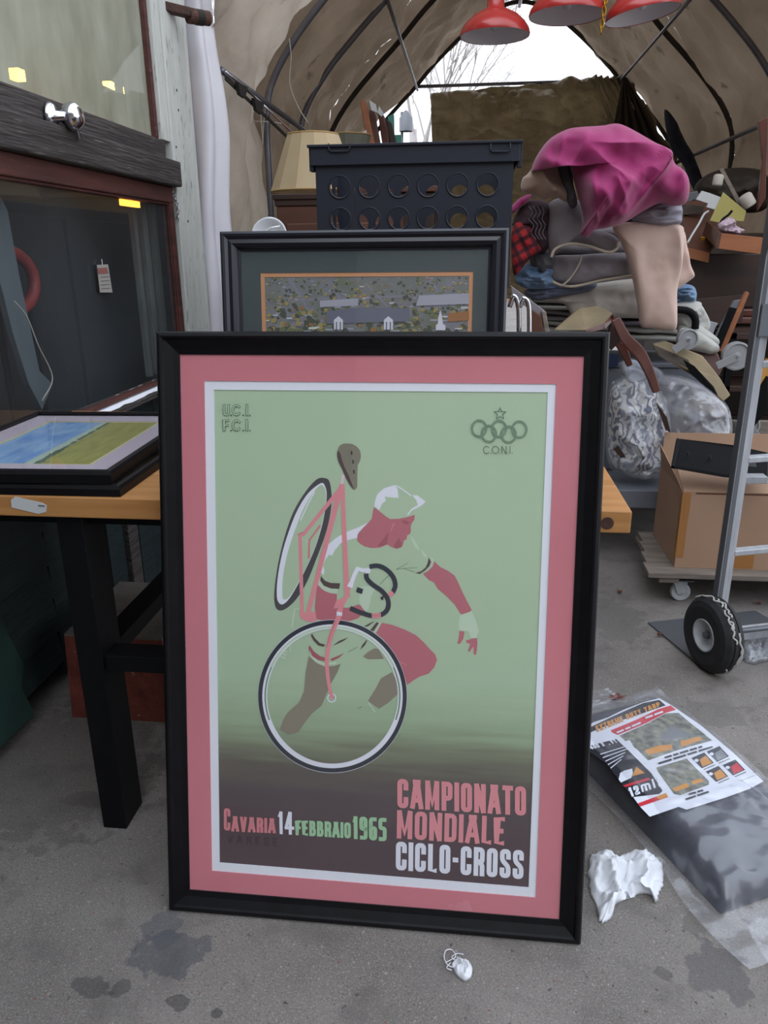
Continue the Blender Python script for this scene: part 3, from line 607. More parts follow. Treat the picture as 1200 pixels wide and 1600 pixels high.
a = atY(955, -40, 4.2)
for i in range(9):
    pc = atY(951-i*1.5, -30+i*9.5, 4.2); pts = []
    for k in range(10):
        t = 2*math.pi*k/10; sdx = (.009, 0) if i % 2 else (.003, .009)
        pts.append(pc+V((math.sin(t)*sdx[0], math.sin(t)*sdx[1], math.cos(t)*.020)))
    MB().tube(pts, .0032, 6, closed=True).build('link', M['gold'], o, smooth=True)
MB().tube([atY(951, -40, 4.2), V((atY(951, -40, 4.2).x, 4.3, 2.985))], .003, 6).build('hook_wire', M['gold'], o)

# ================================================================== PICTURE FRAMES
def frame_rails(root, W, H, rail, D, m, style=0):
    prof = ([(0, D), (0, .010), (.004, .003), (.010, 0), (.014, .001), (.017, .006), (rail-.012, .014), (rail-.004, .016), (rail, .017), (rail, D-.008)] if style == 0 else
            [(0, D), (0, .004), (.005, 0), (.010, .001), (.016, .006), (rail*.6, .004), (rail*.78, .009), (rail-.006, .013), (rail-.004, .018), (rail, .019), (rail, D-.004)])
    n = len(prof)
    for side in range(4):
        q = MB(); vs = []
        for e in (0, 1):
            for u, y in prof:
                if side == 0: p = (-W/2+u if e == 0 else W/2-u, y, u)
                elif side == 1: p = (W/2-u, y, u if e == 0 else H-u)
                elif side == 2: p = (W/2-u if e == 0 else -W/2+u, y, H-u)
                else: p = (-W/2+u, y, H-u if e == 0 else u)
                vs.append(p)
        q.add(vs, [(k, k+n, (k+1) % n+n, (k+1) % n) for k in range(n)]+[tuple(range(n)), tuple(range(2*n-1, n-1, -1))])
        q.build('frame_rail', m, root, local=True)
TILT = math.radians(11.8)
big = thing('framed_poster', 'large black framed cycling poster with a pink mat leaning on the table edge', 'picture', (-.1865, 1.279, .0), (-TILT, 0, 0))
BW, BH = .912, 1.281
frame_rails(big, BW, BH, .046, .034, M['black_frame'])
q = MB(); q.box((-BW/2+.02, .0285, .02), (BW/2-.02, .0325, BH-.02)); q.build('backing_board', M['backing'], big, local=True)
BI = wm(big).inverted(); BM = wm(big); BN = (BM.to_3x3() @ V((0, 1, 0))).normalized()
def PL(x, y, off):
    d = ray(x, y); p0 = BM.translation+BN*off; t = (p0-CO).dot(BN)/d.dot(BN); return BI @ (CO+d*t)
# mat with its window, white core line
MATY = .0205
def ring_plate(outer, inner, y0, y1):
    q = MB(); o_ = [V((x, y0, z)) for x, z in outer]; i_ = [V((x, y0, z)) for x, z in inner]; dv = V((0, y1-y0, 0))
    vs = o_+i_+[p+dv for p in o_]+[p+dv for p in i_]; fs = []
    for k in range(4):
        l = (k+1) % 4; fs += [(k, l, 4+l, 4+k), (8+k, 12+k, 12+l, 8+l), (4+k, 4+l, 12+l, 12+k), (k, 8+k, 8+l, l)]
    q.add(vs, fs); return q
om = [(-BW/2+.03, .03), (BW/2-.03, .03), (BW/2-.03, BH-.03), (-BW/2+.03, BH-.03)]
im = [PL(x, y, MATY) for x, y in ((331, 1361), (837, 1403), (869, 600), (319, 595))]; im = [(p.x, p.z) for p in im]
ring_plate(om, im, MATY, MATY+.002).build('pink_mat', M['pink_mat'], big, local=True)
i2 = [PL(x, y, MATY+.0015) for x, y in ((343, 1348), (826, 1387), (856, 613), (334, 609))]; i2 = [(p.x, p.z) for p in i2]
ring_plate([(x+(.01 if x > 0 else -.01), z+(.01 if z > .6 else -.01)) for x, z in im], i2, MATY+.0021, MATY+.0035).build('white_border', M['white_mat'], big, local=True)
PY = MATY+.0040
def poster_mat():
    m = bpy.data.materials.new('poster_ground'); m.use_nodes = True; n = m.node_tree; b = n.nodes['Principled BSDF']; N = n.nodes.new; L = n.links.new
    b.inputs['Roughness'].default_value = .8; b.inputs['Specular IOR Level'].default_value = .2
    t = N('ShaderNodeTexCoord'); s = N('ShaderNodeSeparateXYZ'); L(t.outputs['Object'], s.inputs[0])
    z = N('ShaderNodeTexNoise'); mp = N('ShaderNodeMapping'); mp.inputs['Scale'].default_value = (1.2, 1, 16); L(t.outputs['Object'], mp.inputs[0]); L(mp.outputs[0], z.inputs[0]); z.inputs['Scale'].default_value = 2.2; z.inputs['Detail'].default_value = 5
    a = N('ShaderNodeMath'); a.operation = 'MULTIPLY_ADD'; L(z.outputs[0], a.inputs[0]); a.inputs[1].default_value = .10; L(s.outputs[2], a.inputs[2])
    r = N('ShaderNodeValToRGB'); L(a.outputs[0], r.inputs[0]); cr = r.color_ramp
    cols = [(0.0, '#523e42'), (.26, '#554145'), (.345, '#574a4b'), (.40, '#665f52'), (.445, '#7f846b'), (.50, '#9fb390'), (.60, '#b4caa9'), (.9, '#bacfae')]
    while len(cr.elements) < len(cols): cr.elements.new(.5)
    for e, (p, c) in zip(cr.elements, cols): e.position = p; e.color = lin(c)
    L(r.outputs[0], b.inputs['Base Color']); return m
M['print'] = poster_mat()
q = MB(); q.box((min(i2[0][0], i2[3][0])-.006, PY, min(i2[0][1], i2[1][1])-.006), (max(i2[1][0], i2[2][0])+.006, PY+.001, max(i2[2][1], i2[3][1])+.006))
prn = q.build('poster_print', M['print'], big, local=True)
def ink(name, col): return mat('ink_'+name, col, .8, spec=.2)
I = dict(pink=ink('pink', '#ea959b'), red=ink('red', '#c26f79'), redd=ink('dark_red', '#ab5d66'), navy=ink('navy', '#2a2c38'), white=ink('white', '#f0f0fa'),
         pale=ink('pale_green', '#c9dcc2'), brown=ink('brown', '#8f8674'), dkbrown=ink('dark_brown', '#5a4342'), saddle=ink('saddle', '#888270'), dark=ink('dark_grey', '#4a4647'),
         green=ink('light_green', '#a9d3a6'), line=ink('line_green', '#4b6a52'), grey=ink('grey_green', '#7f9a7d'), salmon=ink('salmon', '#dd858a'), off=ink('faint', '#453238'), lite=ink('lite', '#e3d3d2'))
lay = [0]
class Print:
    def __init__(s, crop): s.c = crop; s.mb = MB(); s.mats = []
    def px(s, p):
        x0, y0, k = s.c; return (x0+p[0]/k, y0+p[1]/k)
    def setm(s, key):
        mm = I.get(key) or M[key]
        if mm not in s.mats: s.mats.append(mm)
        s.mb.cur = s.mats.index(mm)
    def off(s): lay[0] += 1; return PY-.0002-lay[0]*.000012
    def poly(s, key, pts, smooth=0):
        s.setm(key); o = s.off()
        if smooth: pts = [(v.x, v.y) for v in smooth_closed([(x, y, 0) for x, y in pts], smooth)]
        P = [PL(*s.px(p), o) for p in pts]; s.mb.poly(P); return s
    def stroke(s, key, pts, w, smooth=0, w2=None, closed=False):
        s.setm(key); o = s.off()
        if smooth and closed: pts = [(v.x, v.y) for v in smooth_closed([(x, y, 0) for x, y in pts], smooth)]
        elif smooth: pts = [(v.x, v.y) for v in smooth_open([(x, y, 0) for x, y in pts], smooth)]
        n = len(pts); L = []; R = []
        for i in range(n):
            a = V((*pts[(i-1) % n if closed else max(i-1, 0)], 0)); b = V((*pts[(i+1) % n if closed else min(i+1, n-1)], 0)); d = (b-a).normalized(); nn = V((-d.y, d.x, 0))
            ww = (w+(w2-w)*i/(n-1) if w2 else w)/2
            # mitre
            if closed or 0 < i < n-1:
                d1 = (V((*pts[i], 0))-a).normalized(); c = max(.5, abs(d1.dot(d))); ww = ww/c
            L.append((pts[i][0]+nn.x*ww, pts[i][1]+nn.y*ww)); R.append((pts[i][0]-nn.x*ww, pts[i][1]-nn.y*ww))
        Lp = [PL(*s.px(p), o) for p in L]; Rp = [PL(*s.px(p), o) for p in R]
        for i in range(n if closed else n-1): j = (i+1) % n; s.mb.poly([Lp[i], Lp[j], Rp[j], Rp[i]])
        return s
    def ring(s, key, cx, cy, rx, ry, w, n=96):
        return s.stroke(key, [(cx+rx*math.cos(2*math.pi*k/n), cy+ry*math.sin(2*math.pi*k/n)) for k in range(n)], w, closed=True)
    def disc(s, key, cx, cy, r, n=20): return s.poly(key, [(cx+r*math.cos(2*math.pi*k/n), cy+r*math.sin(2*math.pi*k/n)) for k in range(n)])
    def build(s, name, parent=None): return s.mb.build(name, s.mats, parent or prn, local=True)
cA, cB, cC, cD = (390, 680, 2.9625), (430, 680, 4.6154), (540, 740, 5.0), (400, 950, 4.0)
# rider
p = Print(cB)
p.poly('white', [(680,625),(600,665),(520,695),(440,740),(380,790),(340,860),(325,940),(330,990),(350,1010),(355,970),(345,940),(360,900),(390,860),(410,870),(430,830),(470,780),(530,755),(590,740),(600,700)])
p.poly('dkbrown', [(330,1015),(360,1050),(400,1065),(468,1068),(462,1108),(400,1105),(350,1085),(325,1050)])
p.poly('pale', [(305,1015),(325,1050),(350,1085),(400,1108),(450,1110),(450,1140),(390,1138),(330,1110),(300,1060)])
p.poly('red', [(302,1075),(350,1120),(400,1140),(445,1145),(445,1190),(430,1240),(520,1245),(560,1235),(600,1220),(640,1240),(648,1270),(600,1320),(540,1340),(380,1348),(295,1325),(285,1240)])
p.c = cC
p.poly('pale', [(108,940),(130,880),(230,890),(200,960),(180,1060),(150,1070),(110,1010)], 3)
p.poly('white', [(225,255),(230,215),(248,160),(300,115),(380,90),(405,115),(415,190),(350,185),(305,180),(315,210),(285,235),(262,285),(240,265)])
p.stroke('white', [(390,92),(440,120),(515,176)], 9); p.poly('white', [(520,168),(560,170),(625,218),(600,245),(545,276),(520,286),(485,328),(480,320),(515,275),(565,245),(550,205)])
p.poly('red', [(220,262),(260,290),(310,330),(350,355),(420,352),(480,340),(540,322),(538,360),(515,390),(508,420),(510,450),(505,468),(480,485),(478,510),(455,525),(450,550),(438,575),(400,588),(360,575),(325,555),(270,578),(200,582),(150,570),(110,545),(90,525),(92,480),(130,430),(180,380),(205,350),(210,310)])
p.poly('redd', [(335,455),(300,505),(245,565),(290,565),(325,548),(330,500)]); p.poly('redd', [(420,500),(385,545),(375,575),(400,586),(432,572),(440,540),(425,530)])
p.poly('redd', [(430,370),(470,365),(500,385),(475,400),(450,385)]); p.stroke('pink', [(360,390),(380,395),(365,420),(350,450)], 4)
p.poly('pale', [(505,490),(530,500),(575,585),(570,600),(545,580),(515,520)]); p.poly('pale', [(585,585),(610,610),(635,640),(625,660),(605,640)])
p.poly('pale', [(665,650),(690,670),(680,720),(640,760),(600,785),(620,775),(655,735),(672,690)])
p.poly('dkbrown', [(650,655),(668,690),(655,722),(620,757),(580,784),(545,777),(590,763),(625,733),(640,700)])
p.poly('red', [(692,685),(740,730),(800,760),(850,795),(875,840),(910,920),(950,1000),(985,1065),(960,1090),(910,1105),(895,1090),(850,1020),(780,950),(720,900),(690,850),(650,830),(605,785),(640,765),(680,725)])
p.poly('pale', [(895,1105),(985,1075),(1020,1150),(1040,1240),(1020,1285),(975,1280),(960,1230),(920,1230),(885,1225),(880,1170)])
p.poly('red', [(888,1230),(930,1235),(920,1290),(895,1330),(872,1328),(885,1285)]); p.poly('red', [(940,1305),(985,1290),(1028,1285),(1030,1340),(1020,1418),(1000,1410),(1000,1350),(965,1395),(955,1385),(975,1330),(945,1322)])
p.stroke('line', [(395,748),(460,740),(560,735)], 2.5); p.stroke('line', [(400,745),(450,720),(490,697)], 2.5); p.stroke('line', [(345,790),(300,830),(268,868)], 2.5); p.stroke('line', [(460,742),(540,770)], 2.5)
p.c = cD
p.poly('red', [(785,92),(850,105),(930,135),(1000,170),(1050,215),(1080,250),(1120,290),(1132,325),(1115,370),(1080,410),(1020,430),(980,455),(945,482),(925,430),(890,340),(840,260),(800,200),(748,155)])
p.poly('pale', [(772,92),(785,92),(750,155),(738,148)])
p.stroke('pink', [(900,340),(925,345),(942,358)], 3)
for P_ in ([(745,80),(710,95),(670,118),(700,115)], [(755,88),(768,95),(735,145),(712,140),(740,105)], [(690,200),(665,230),(650,262),(680,235),(695,205)]): p.poly('dkbrown', P_)
p.poly('brown', [(668,303),(700,275),(740,252),(765,258),(802,318),(700,320)]); p.poly('brown', [(850,400),(880,460),(885,540),(830,590),(770,630),(740,610),(700,580),(750,500),(780,440)])
p.poly('dkbrown', [(350,160),(370,190),(400,220),(430,228),(425,242),(390,235),(360,205),(342,172)]); p.poly('dkbrown', [(480,235),(520,205),(580,182),(540,210),(500,228)])
p.poly('redd', [(335,232),(360,270),(400,300),(435,312),(432,332),(380,325),(340,290),(328,250)]); p.poly('redd', [(465,318),(510,300),(552,282),(520,310),(475,332)]); p.stroke('line', [(575,275),(635,245)], 3)
p.poly('pale', [(335,262),(350,300),(400,335),(430,345),(500,335),(500,348),(430,360),(390,350),(345,312)])
p.poly('brown', [(330,300),(370,340),(430,368),(490,362),(530,348),(510,400),(470,470),(440,540),(410,610),(350,660),(310,710),(265,775),(235,785),(200,790),(148,760),(170,700),(200,650),(270,590),(300,520),(310,400)])
p.stroke('line', [(635,630),(660,617)], 3); p.stroke('pale', [(700,590),(745,650)], 6)
p.build('printed_rider')
# bicycle
p = Print(cA)
p.poly('dark', [(345,198),(370,215),(380,290),(372,370),(350,460),(310,570),(265,680),(215,760),(165,805),(130,808),(115,770),(118,690),(135,580),(165,460),(205,350),(260,260),(310,205)], 4)
p.poly('white', [(330,222),(350,238),(357,275),(352,330),(335,420),(300,530),(250,640),(195,740),(160,780),(138,778),(126,745),(130,660),(150,550),(180,450),(220,350),(270,270)], 4)
p.poly('print', [(325,232),(345,240),(354,275),(350,330),(333,420),(298,530),(248,640),(195,733),(167,760),(152,745),(155,650),(176,545),(208,445),(245,350),(288,275)], 4)
p.stroke('white', [(300,262),(270,320),(235,395)], 5)
p.stroke('pale', [(208,805),(196,890)], 7); p.stroke('pale', [(205,805),(232,803)], 5); p.stroke('pale', [(155,985),(185,960),(190,1000)], 5)
for k in range(3): p.stroke('pale', [(140+k*4,1022-k*14),(165+k*4,1032-k*14)], 8)
p.c = cB
p.stroke('pink', [(480,375),(195,725)], 32, w2=26); p.stroke('pink', [(178,715),(195,1290)], 26); p.stroke('pink', [(468,390),(235,1290)], 40, w2=32)
p.stroke('pink', [(485,390),(502,800),(520,1170)], 28, w2=40)
p.poly('pink', [(470,350),(500,345),(505,440),(440,475),(405,475)])
p.poly('pink', [(545,1100),(560,1085),(525,1080),(530,1095),(500,1165),(440,1195),(420,1252),(455,1245),(440,1270),(470,1280),(492,1240),(520,1185)])
p.poly('pink', [(175,1265),(200,1265),(215,1285),(240,1270),(290,1275),(300,1342),(240,1347),(180,1320)])
p.stroke('salmon', [(325,650),(245,760),(242,890)], 14); p.stroke('salmon', [(160,715),(180,712),(200,700)], 10)
p.stroke('pale', [(195,745),(240,770)], 6)
p.stroke('lite', [(492,285),(480,352)], 24)
p.poly('saddle', [(515,60),(560,65),(605,100),(618,150),(608,195),(595,220),(592,340),(590,375),(570,393),(545,370),(510,310),(480,240),(455,190),(446,130),(462,80),(490,62)], 3)
p.poly('dkbrown', [(452,110),(470,130),(482,180),(500,230),(530,290),(562,372),(570,392),(545,370),(510,310),(480,240),(455,190),(446,140)])
for x, y in ((550,128),(560,192),(566,264)): p.poly('navy', [(x-6,y-14),(x+7,y-12),(x+7,y+14),(x-3,y+14)])
p.stroke('white', [(545,1082),(570,1010),(595,962),(630,975),(652,972)], 30); p.stroke('white', [(525,1075),(560,1090)], 30); p.disc('white', 667, 978, 21)
p.stroke('navy', [(680,948),(740,942),(800,968),(850,1022),(866,1085),(845,1140)], 34, 5); p.stroke('pink', [(848,1130),(822,1158)], 36); p.poly('navy', [(757,1170),(785,1155),(778,1190),(765,1188)])
p.stroke('navy', [(655,998),(662,1035),(700,1075),(770,1125),(812,1185),(812,1250),(770,1292),(700,1302),(620,1280),(540,1247)], 34, 5)
p.stroke('pink', [(697,1302),(762,1300)], 36)
for k in range(4): p.stroke('redd', [(704+k*15,1290),(706+k*15,1308)], 4)
p.poly('navy', [(592,1095),(636,1110),(625,1145),(583,1130)])
p.c = cD
cx, cy = 478, 552
p.ring('white', cx, cy, 464, 477, 5); p.ring('navy', cx, cy, 452, 464, 26); p.ring('white', cx, cy, 432, 443, 13); p.ring('grey', cx, cy, 421, 432, 9); p.ring('white', cx, cy, 412, 424, 7)
p.stroke('white', [(cx+424*math.cos(t), cy+436*math.sin(t)) for t in [math.radians(20+a*5) for a in range(29)]], 24)
p.stroke('pale', [(cx+424*math.cos(t), cy+433*math.sin(t)) for t in [math.radians(205+a*5) for a in range(27)]], 14)
p.ring('white', 473, 562, 25, 25, 7, 30); p.disc('pale', 473, 562, 12)
p.stroke('pink', [(530,-10),(515,60),(480,140),(455,230),(443,320),(446,400),(458,490),(478,570)], 34, 4, w2=20)
p.stroke('redd', [(497,80),(465,165),(442,245)], 3, 3)
p.poly('white', [(505,22),(540,28),(538,50),(503,46)])
p.build('printed_bicycle')
# ---- block lettering
def rnd(pts, r, closed=False):
    out = []; n = len(pts)
    for i in range(n):
        if not closed and i in (0, n-1): out.append(pts[i]); continue
        a, b, c = V((*pts[(i-1) % n], 0)), V((*pts[i], 0)), V((*pts[(i+1) % n], 0)); d1 = (a-b); d2 = (c-b); rr = min(r, d1.length*.45, d2.length*.45)
        s_, e_ = b+d1.normalized()*rr, b+d2.normalized()*rr
        for k in range(4): t = k/3; q_ = s_*(1-t)**2+b*2*t*(1-t)+e_*t*t; out.append((q_.x, q_.y))
    return out
GL = {  # strokes in a 0..1 box: (points, rounding, closed)
 'C': [([(1,.73),(1,1),(0,1),(0,0),(1,0),(1,.27)], .3, 0)], 'O': [([(0,0),(1,0),(1,1),(0,1)], .3, 1)], '0': [([(0,0),(1,0),(1,1),(0,1)], .3, 1)],
 'D': [([(0,-.0),(0,1.0)], 0, 0), ([(0,1),(1,1),(1,0),(0,0)], .3, 0)], 'A': [([(-.05,0),(.42,1)], 0, 0), ([(.58,1),(1.05,0)], 0, 0), ([(.15,.26),(.85,.26)], 0, 0), ([(.3,1),(.7,1)], 0, 0)],
 'M': [([(0,0),(0,1)], 0, 0), ([(1,0),(1,1)], 0, 0), ([(.05,1),(.5,.15),(.95,1)], 0, 0)], 'N': [([(0,0),(0,1)], 0, 0), ([(1,0),(1,1)], 0, 0), ([(.05,1),(.95,0)], 0, 0)],
 'P': [([(0,0),(0,1)], 0, 0), ([(0,1),(1,1),(1,.42),(0,.42)], .25, 0)], 'R': [([(0,0),(0,1)], 0, 0), ([(0,1),(1,1),(1,.48),(0,.48)], .25, 0), ([(.55,.48),(1,.36),(1,0)], .2, 0)],
 'I': [([(.5,0),(.5,1)], 0, 0)], 'T': [([(.5,0),(.5,1)], 0, 0), ([(-.05,1),(1.05,1)], 0, 0)], 'L': [([(0,1),(0,0),(.9,0)], 0, 0)],
 'E': [([(.9,1),(0,1),(0,0),(.9,0)], 0, 0), ([(0,.5),(.75,.5)], 0, 0)], 'F': [([(.9,1),(0,1),(0,0)], 0, 0), ([(0,.5),(.75,.5)], 0, 0)],
 'B': [([(0,0),(0,1)], 0, 0), ([(0,1),(.86,1),(.86,.56),(.1,.52)], .34, 0), ([(.1,.52),(1,.48),(1,0),(0,0)], .34, 0)], 'V': [([(-.05,1),(.45,0)], 0, 0), ([(.55,0),(1.05,1)], 0, 0)],
 'S': [([(1,.77),(1,1),(0,1),(0,.62),(1,.38),(1,0),(0,0),(0,.23)], .28, 0)], '-': [([(.1,.5),(.9,.5)], 0, 0)],
 '1': [([(.6,0),(.6,1)], 0, 0), ([(.0,.86),(.5,.98)], 0, 0)], '4': [([(.7,0),(.7,1)], 0, 0), ([(.6,1),(-.05,.3)], 0, 0), ([(-.05,.26),(1.15,.26)], 0, 0)],
 '9': [([(.9,.46),(0,.46),(0,1),(1,1),(1,0),(.08,0)], .28, 0)], '6': [([(.1,.54),(1,.54),(1,0),(0,0),(0,1),(.92,1)], .28, 0)], '5': [([(.95,1),(0,1),(0,.56),(1,.56),(1,0),(.06,0)], .22, 0)],
 'U': [([(0,1),(0,0),(1,0),(1,1)], .45, 0)], 'G': [([(1,.7),(1,1),(0,1),(0,0),(1,0),(1,.45),(.6,.45)], .3, 0)], 'X': [([(0,0),(1,1)], 0, 0), ([(0,1),(1,0)], 0, 0)],
 'Y': [([(.5,0),(.5,.5)], 0, 0), ([(0,1),(.5,.5),(1,1)], 0, 0)], 'K': [([(0,0),(0,1)], 0, 0), ([(1,1),(.1,.5),(1,0)], 0, 0)], 'H': [([(0,0),(0,1)], 0, 0), ([(1,0),(1,1)], 0, 0), ([(0,.5),(1,.5)], 0, 0)],
 'W': [([(0,1),(.25,0),(.5,.8),(.75,0),(1,1)], 0, 0)], '2': [([(0,.75),(0,1),(1,1),(1,.55),(0,.1),(0,0),(1,0)], .2, 0)], 'Z': [([(0,1),(1,1),(0,0),(1,0)], 0, 0)], '.': [([(.4,0),(.6,0)], 0, 0)]}
WID = {'M': 1.28, 'I': .36, 'N': 1.05, 'A': 1.12, '-': .55, 'L': .85, '1': .62, '4': 1.05, '.': .4, 'W': 1.4, 'T': .92, 'E': .88, 'F': .85}
GL['c'] = [([(.5+.5*math.cos(t), .5+.5*math.sin(t)) for t in [math.radians(42+276*k/18) for k in range(19)]], 0, 0)]
GL['o'] = [([(.5+.5*math.cos(t), .5+.5*math.sin(t)) for t in [2*math.pi*k/22 for k in range(22)]], 0, 1)]
GL['m'] = [([(0,0),(0,.68),(.5,.68),(.5,0)], .15, 0), ([(.5,.68),(1,.68),(1,0)], .15, 0)]; GL['i'] = [([(.5,0),(.5,.66)], 0, 0), ([(.5,.93),(.5,1)], 0, 0)]; GL['l'] = [([(.5,0),(.5,1)], 0, 0)]
WID.update({'m': 1.6, 'i': .7, 'l': .5})
def letters(text, quad, wfrac, gap, emit_fn, widths=None):
    """quad = top-left, top-right, bottom-right, bottom-left; emit_fn(list of quads in plane parameters mapped through quad)"""
    ws = [(WID.get(c, 1.0) if c != ' ' else .5) for c in text]; tot = sum(ws)+gap*(len(text)-1); u = 0
    aspect = ((V(quad[1][:2]+(0,))-V(quad[0][:2]+(0,))).length)/((V(quad[3][:2]+(0,))-V(quad[0][:2]+(0,))).length)
    tl, tr, br_, bl = [V((*q_, 0)) for q_ in quad]
    def mp(x, y):   # x 0..1 along, y 0..1 up
        a = bl.lerp(br_, x); b = tl.lerp(tr, x); q_ = a.lerp(b, y); return (q_.x, q_.y)
    sw = wfrac  # stroke in units of height
    kst = 0
    for c, wd in zip(text, ws):
        if c in GL:
            x0 = u/tot*aspect; W = wd/tot*aspect    # height units
            for pts, r, cl in GL[c]:
                kst += 1
                P_ = [(x0+sw/2+(W-sw)*px, sw/2+(1-sw)*py) for px, py in pts]
                if c in 'I1' and len(pts) == 2 and c == 'I': P_ = [(x0+W/2, sw/2), (x0+W/2, 1-sw/2)]
                if r: P_ = rnd(P_, r*(W), bool(cl))
                if not cl:
                    a = V((*P_[0], 0)); b = V((*P_[1], 0)); e = (a-b).normalized()*sw/2*.98; P_[0] = (a.x+e.x, a.y+e.y)
                    a = V((*P_[-1], 0)); b = V((*P_[-2], 0)); e = (a-b).normalized()*sw/2*.98; P_[-1] = (a.x+e.x, a.y+e.y)
                    P_ = [(x, min(1, max(0, y))) for x, y in P_] if not r else P_
                # ribbon
                n = len(P_); Lq = []; Rq = []
                for i in range(n):
                    pa = V((*P_[(i-1) % n if cl else max(i-1, 0)], 0)); pb = V((*P_[(i+1) % n if cl else min(i+1, n-1)], 0)); pc = V((*P_[i], 0)); d = (pb-pa).normalized(); nn = V((-d.y, d.x, 0)); ww = sw/2
                    if cl or 0 < i < n-1: ww /= max(.6, abs((pc-pa).normalized().dot(d)))
                    Lq.append((P_[i][0]+nn.x*ww, P_[i][1]+nn.y*ww)); Rq.append((P_[i][0]-nn.x*ww, P_[i][1]-nn.y*ww))
                for i in range(n if cl else n-1):
                    j = (i+1) % n; emit_fn([mp(x/aspect, y) for x, y in (Lq[i], Lq[j], Rq[j], Rq[i])], kst % 5)
        u += wd+gap
def poster_text(text, key, quad, sw, gap=.22, name='printed_lettering', shadow=None):
    p = Print((0, 0, 1)); p.setm(key); o = p.off(); lay[0] += 3; letters(text, quad, sw, gap, lambda Q, k: p.mb.poly([PL(x, y, o-k*.0000075) for x, y in Q])); p.build(name)
poster_text('CAMPIONATO', 'pink', ((620.8,1216.5),(821.9,1229.2),(821.9,1274.8),(620.8,1262.3)), .165, .2)
poster_text('MONDIALE', 'pink', ((620.4,1265.6),(790,1276.7),(788.5,1321.3),(619.8,1310)), .165, .2)
poster_text('CICLO-CROSS', 'white', ((618.8,1314.6),(818.8,1328.8),(817.7,1374),(618.3,1359.4)), .165, .2)
poster_text('C', 'salmon', ((349.8,1262.5),(360,1263.3),(360,1298),(349.8,1297.3)), .13)
poster_text('AVARIA', 'salmon', ((361.7,1275.1),(430.5,1278.9),(430.5,1302.2),(361.7,1299.2)), .19, .2)
poster_text('14', 'white', ((434.5,1267.7),(458.5,1268.8),(458.5,1304.5),(435.2,1303.1)), .14, .2)
poster_text('FEBBRAIO', 'green', ((462,1281.2),(548.1,1285.2),(548.1,1310.1),(462,1305)), .19, .16)
poster_text('1965', 'green', ((551.2,1275.1),(604.1,1278.2),(604.1,1314.8),(551.8,1310.8)), .17, .16)
poster_text('VARESE', 'off', ((355.9,1305),(433.3,1309.2),(433.3,1322.5),(355.9,1316.7)), .2, .8)
def outline_text(text, quad, xs):
    for k, (c, (a, b)) in enumerate(zip(text, xs)):
        qd = ((a, quad[0]), (b, quad[0]), (b, quad[1]), (a, quad[1]))
        poster_text(c, 'line', qd, .22, name='printed_initials'); qi = ((a+.5, quad[0]+.6), (b-.5, quad[0]+.6), (b-.5, quad[1]-.6), (a+.5, quad[1]-.6))
        poster_text(c, 'print', qi, .12, name='printed_initials')
for yy, tx in ((631.5, 'UcI'), (655.2, 'FcI')):
    for c, (a, b) in zip(tx, ((348.2, 359), (362, 377), (383, 388.5))):
        poster_text(c, 'line', ((a, yy), (b, yy), (b, yy+18.5), (a, yy+18.5)), .20, name='printed_initials')
        poster_text(c, 'print', ((a+.8, yy+.8), (b-.8, yy+.8), (b-.8, yy+17.7), (a+.8, yy+17.7)), .125, name='printed_initials')
    p = Print((0, 0, 1))
    for x in (361, 380, 390.5): p.disc('line', x, yy+17.6, 1.3, 8)
    p.build('printed_initials')
p = Print((0, 0, 1))
for k, (cx, cy) in enumerate(((748.7,669.3),(763.9,677.6),(779.8,669.8),(794.8,678.6),(811.5,670.9))): p.ring('grey', cx, cy, 11.3, 12.6, 2.6, 36); p.ring('line', cx, cy, 12.5, 13.8, .45, 36); p.ring('line', cx, cy, 10, 11.2, .45, 36)
st = []
for k in range(10): t = -math.pi/2+k*math.pi/5; r = 9.6 if k % 2 == 0 else 4.2; st.append((781.3+r*math.cos(t), 646.5+r*math.sin(t)))
p.stroke('line', st, 1.25, closed=True)
for x in (767, 780.8, 793.2, 800.3): p.disc('line', x, 708, .8, 8)
p.build('printed_emblem')
for c, (a, b) in zip('coNI', ((755, 765.5), (768.5, 780), (783.5, 791.5), (795.5, 798.5))): poster_text(c, 'line', ((a, 696.8), (b, 697), (b, 709.2), (a, 709)), .085, name='printed_emblem_letters')
q = MB(); q.box((-BW/2+.044, .0176, .044), (BW/2-.044, .0186, BH-.044)); q.build('glass_pane', M['glass'], big, local=True)

# ================================================================== TABLE
tb = thing('work_table', 'wooden table with a thick orange pine top and black painted legs', 'table', (-.5, 1.95, 0))
xl, xr, y0, y1, zt, th = -1.335, .334, 1.502, 2.44, .903, .047
nb = 5
for k in range(nb):
    ya = y0+(y1-y0)*k/nb; yb = y0+(y1-y0)*(k+1)/nb-.0015
    q = MB(); q.box((xl, ya, zt-th), (xr, yb, zt)); q.build('top_plank', M['wood_top'], tb, bevel=.0025)
q = MB(); q.lathe([(0, 0), (.013, 0), (.013, .0008), (0, .0008)], 18, Matrix.Translation((xr-.047, y0-.0007, zt-.026)) @ Matrix.Rotation(math.pi/2, 4, 'X')); q.build('wood_knot', M['rust'], tb)
q = MB(); q.box((-1.3, 1.56, zt-th-.034), (xr-.06, 1.585, zt-th-.001)); q.build('apron', M['black_wood'], tb)
q = MB(); q.box((-1.3, 2.36, zt-th-.034), (xr-.06, 2.385, zt-th-.001)); q.build('apron', M['black_wood'], tb)
for x in (-.908, .05):
    for yy in (1.522, 2.28):
        q = MB(); q.box((x, yy, 0), (x+.062, yy+.10, zt-th-.001)); q.build('leg', M['black_wood'], tb, bevel=.002)
q = MB(); q.box((-.846, 1.535, .455), (.05, 1.60, .497)); q.build('stretcher', M['black_wood'], tb, bevel=.002)
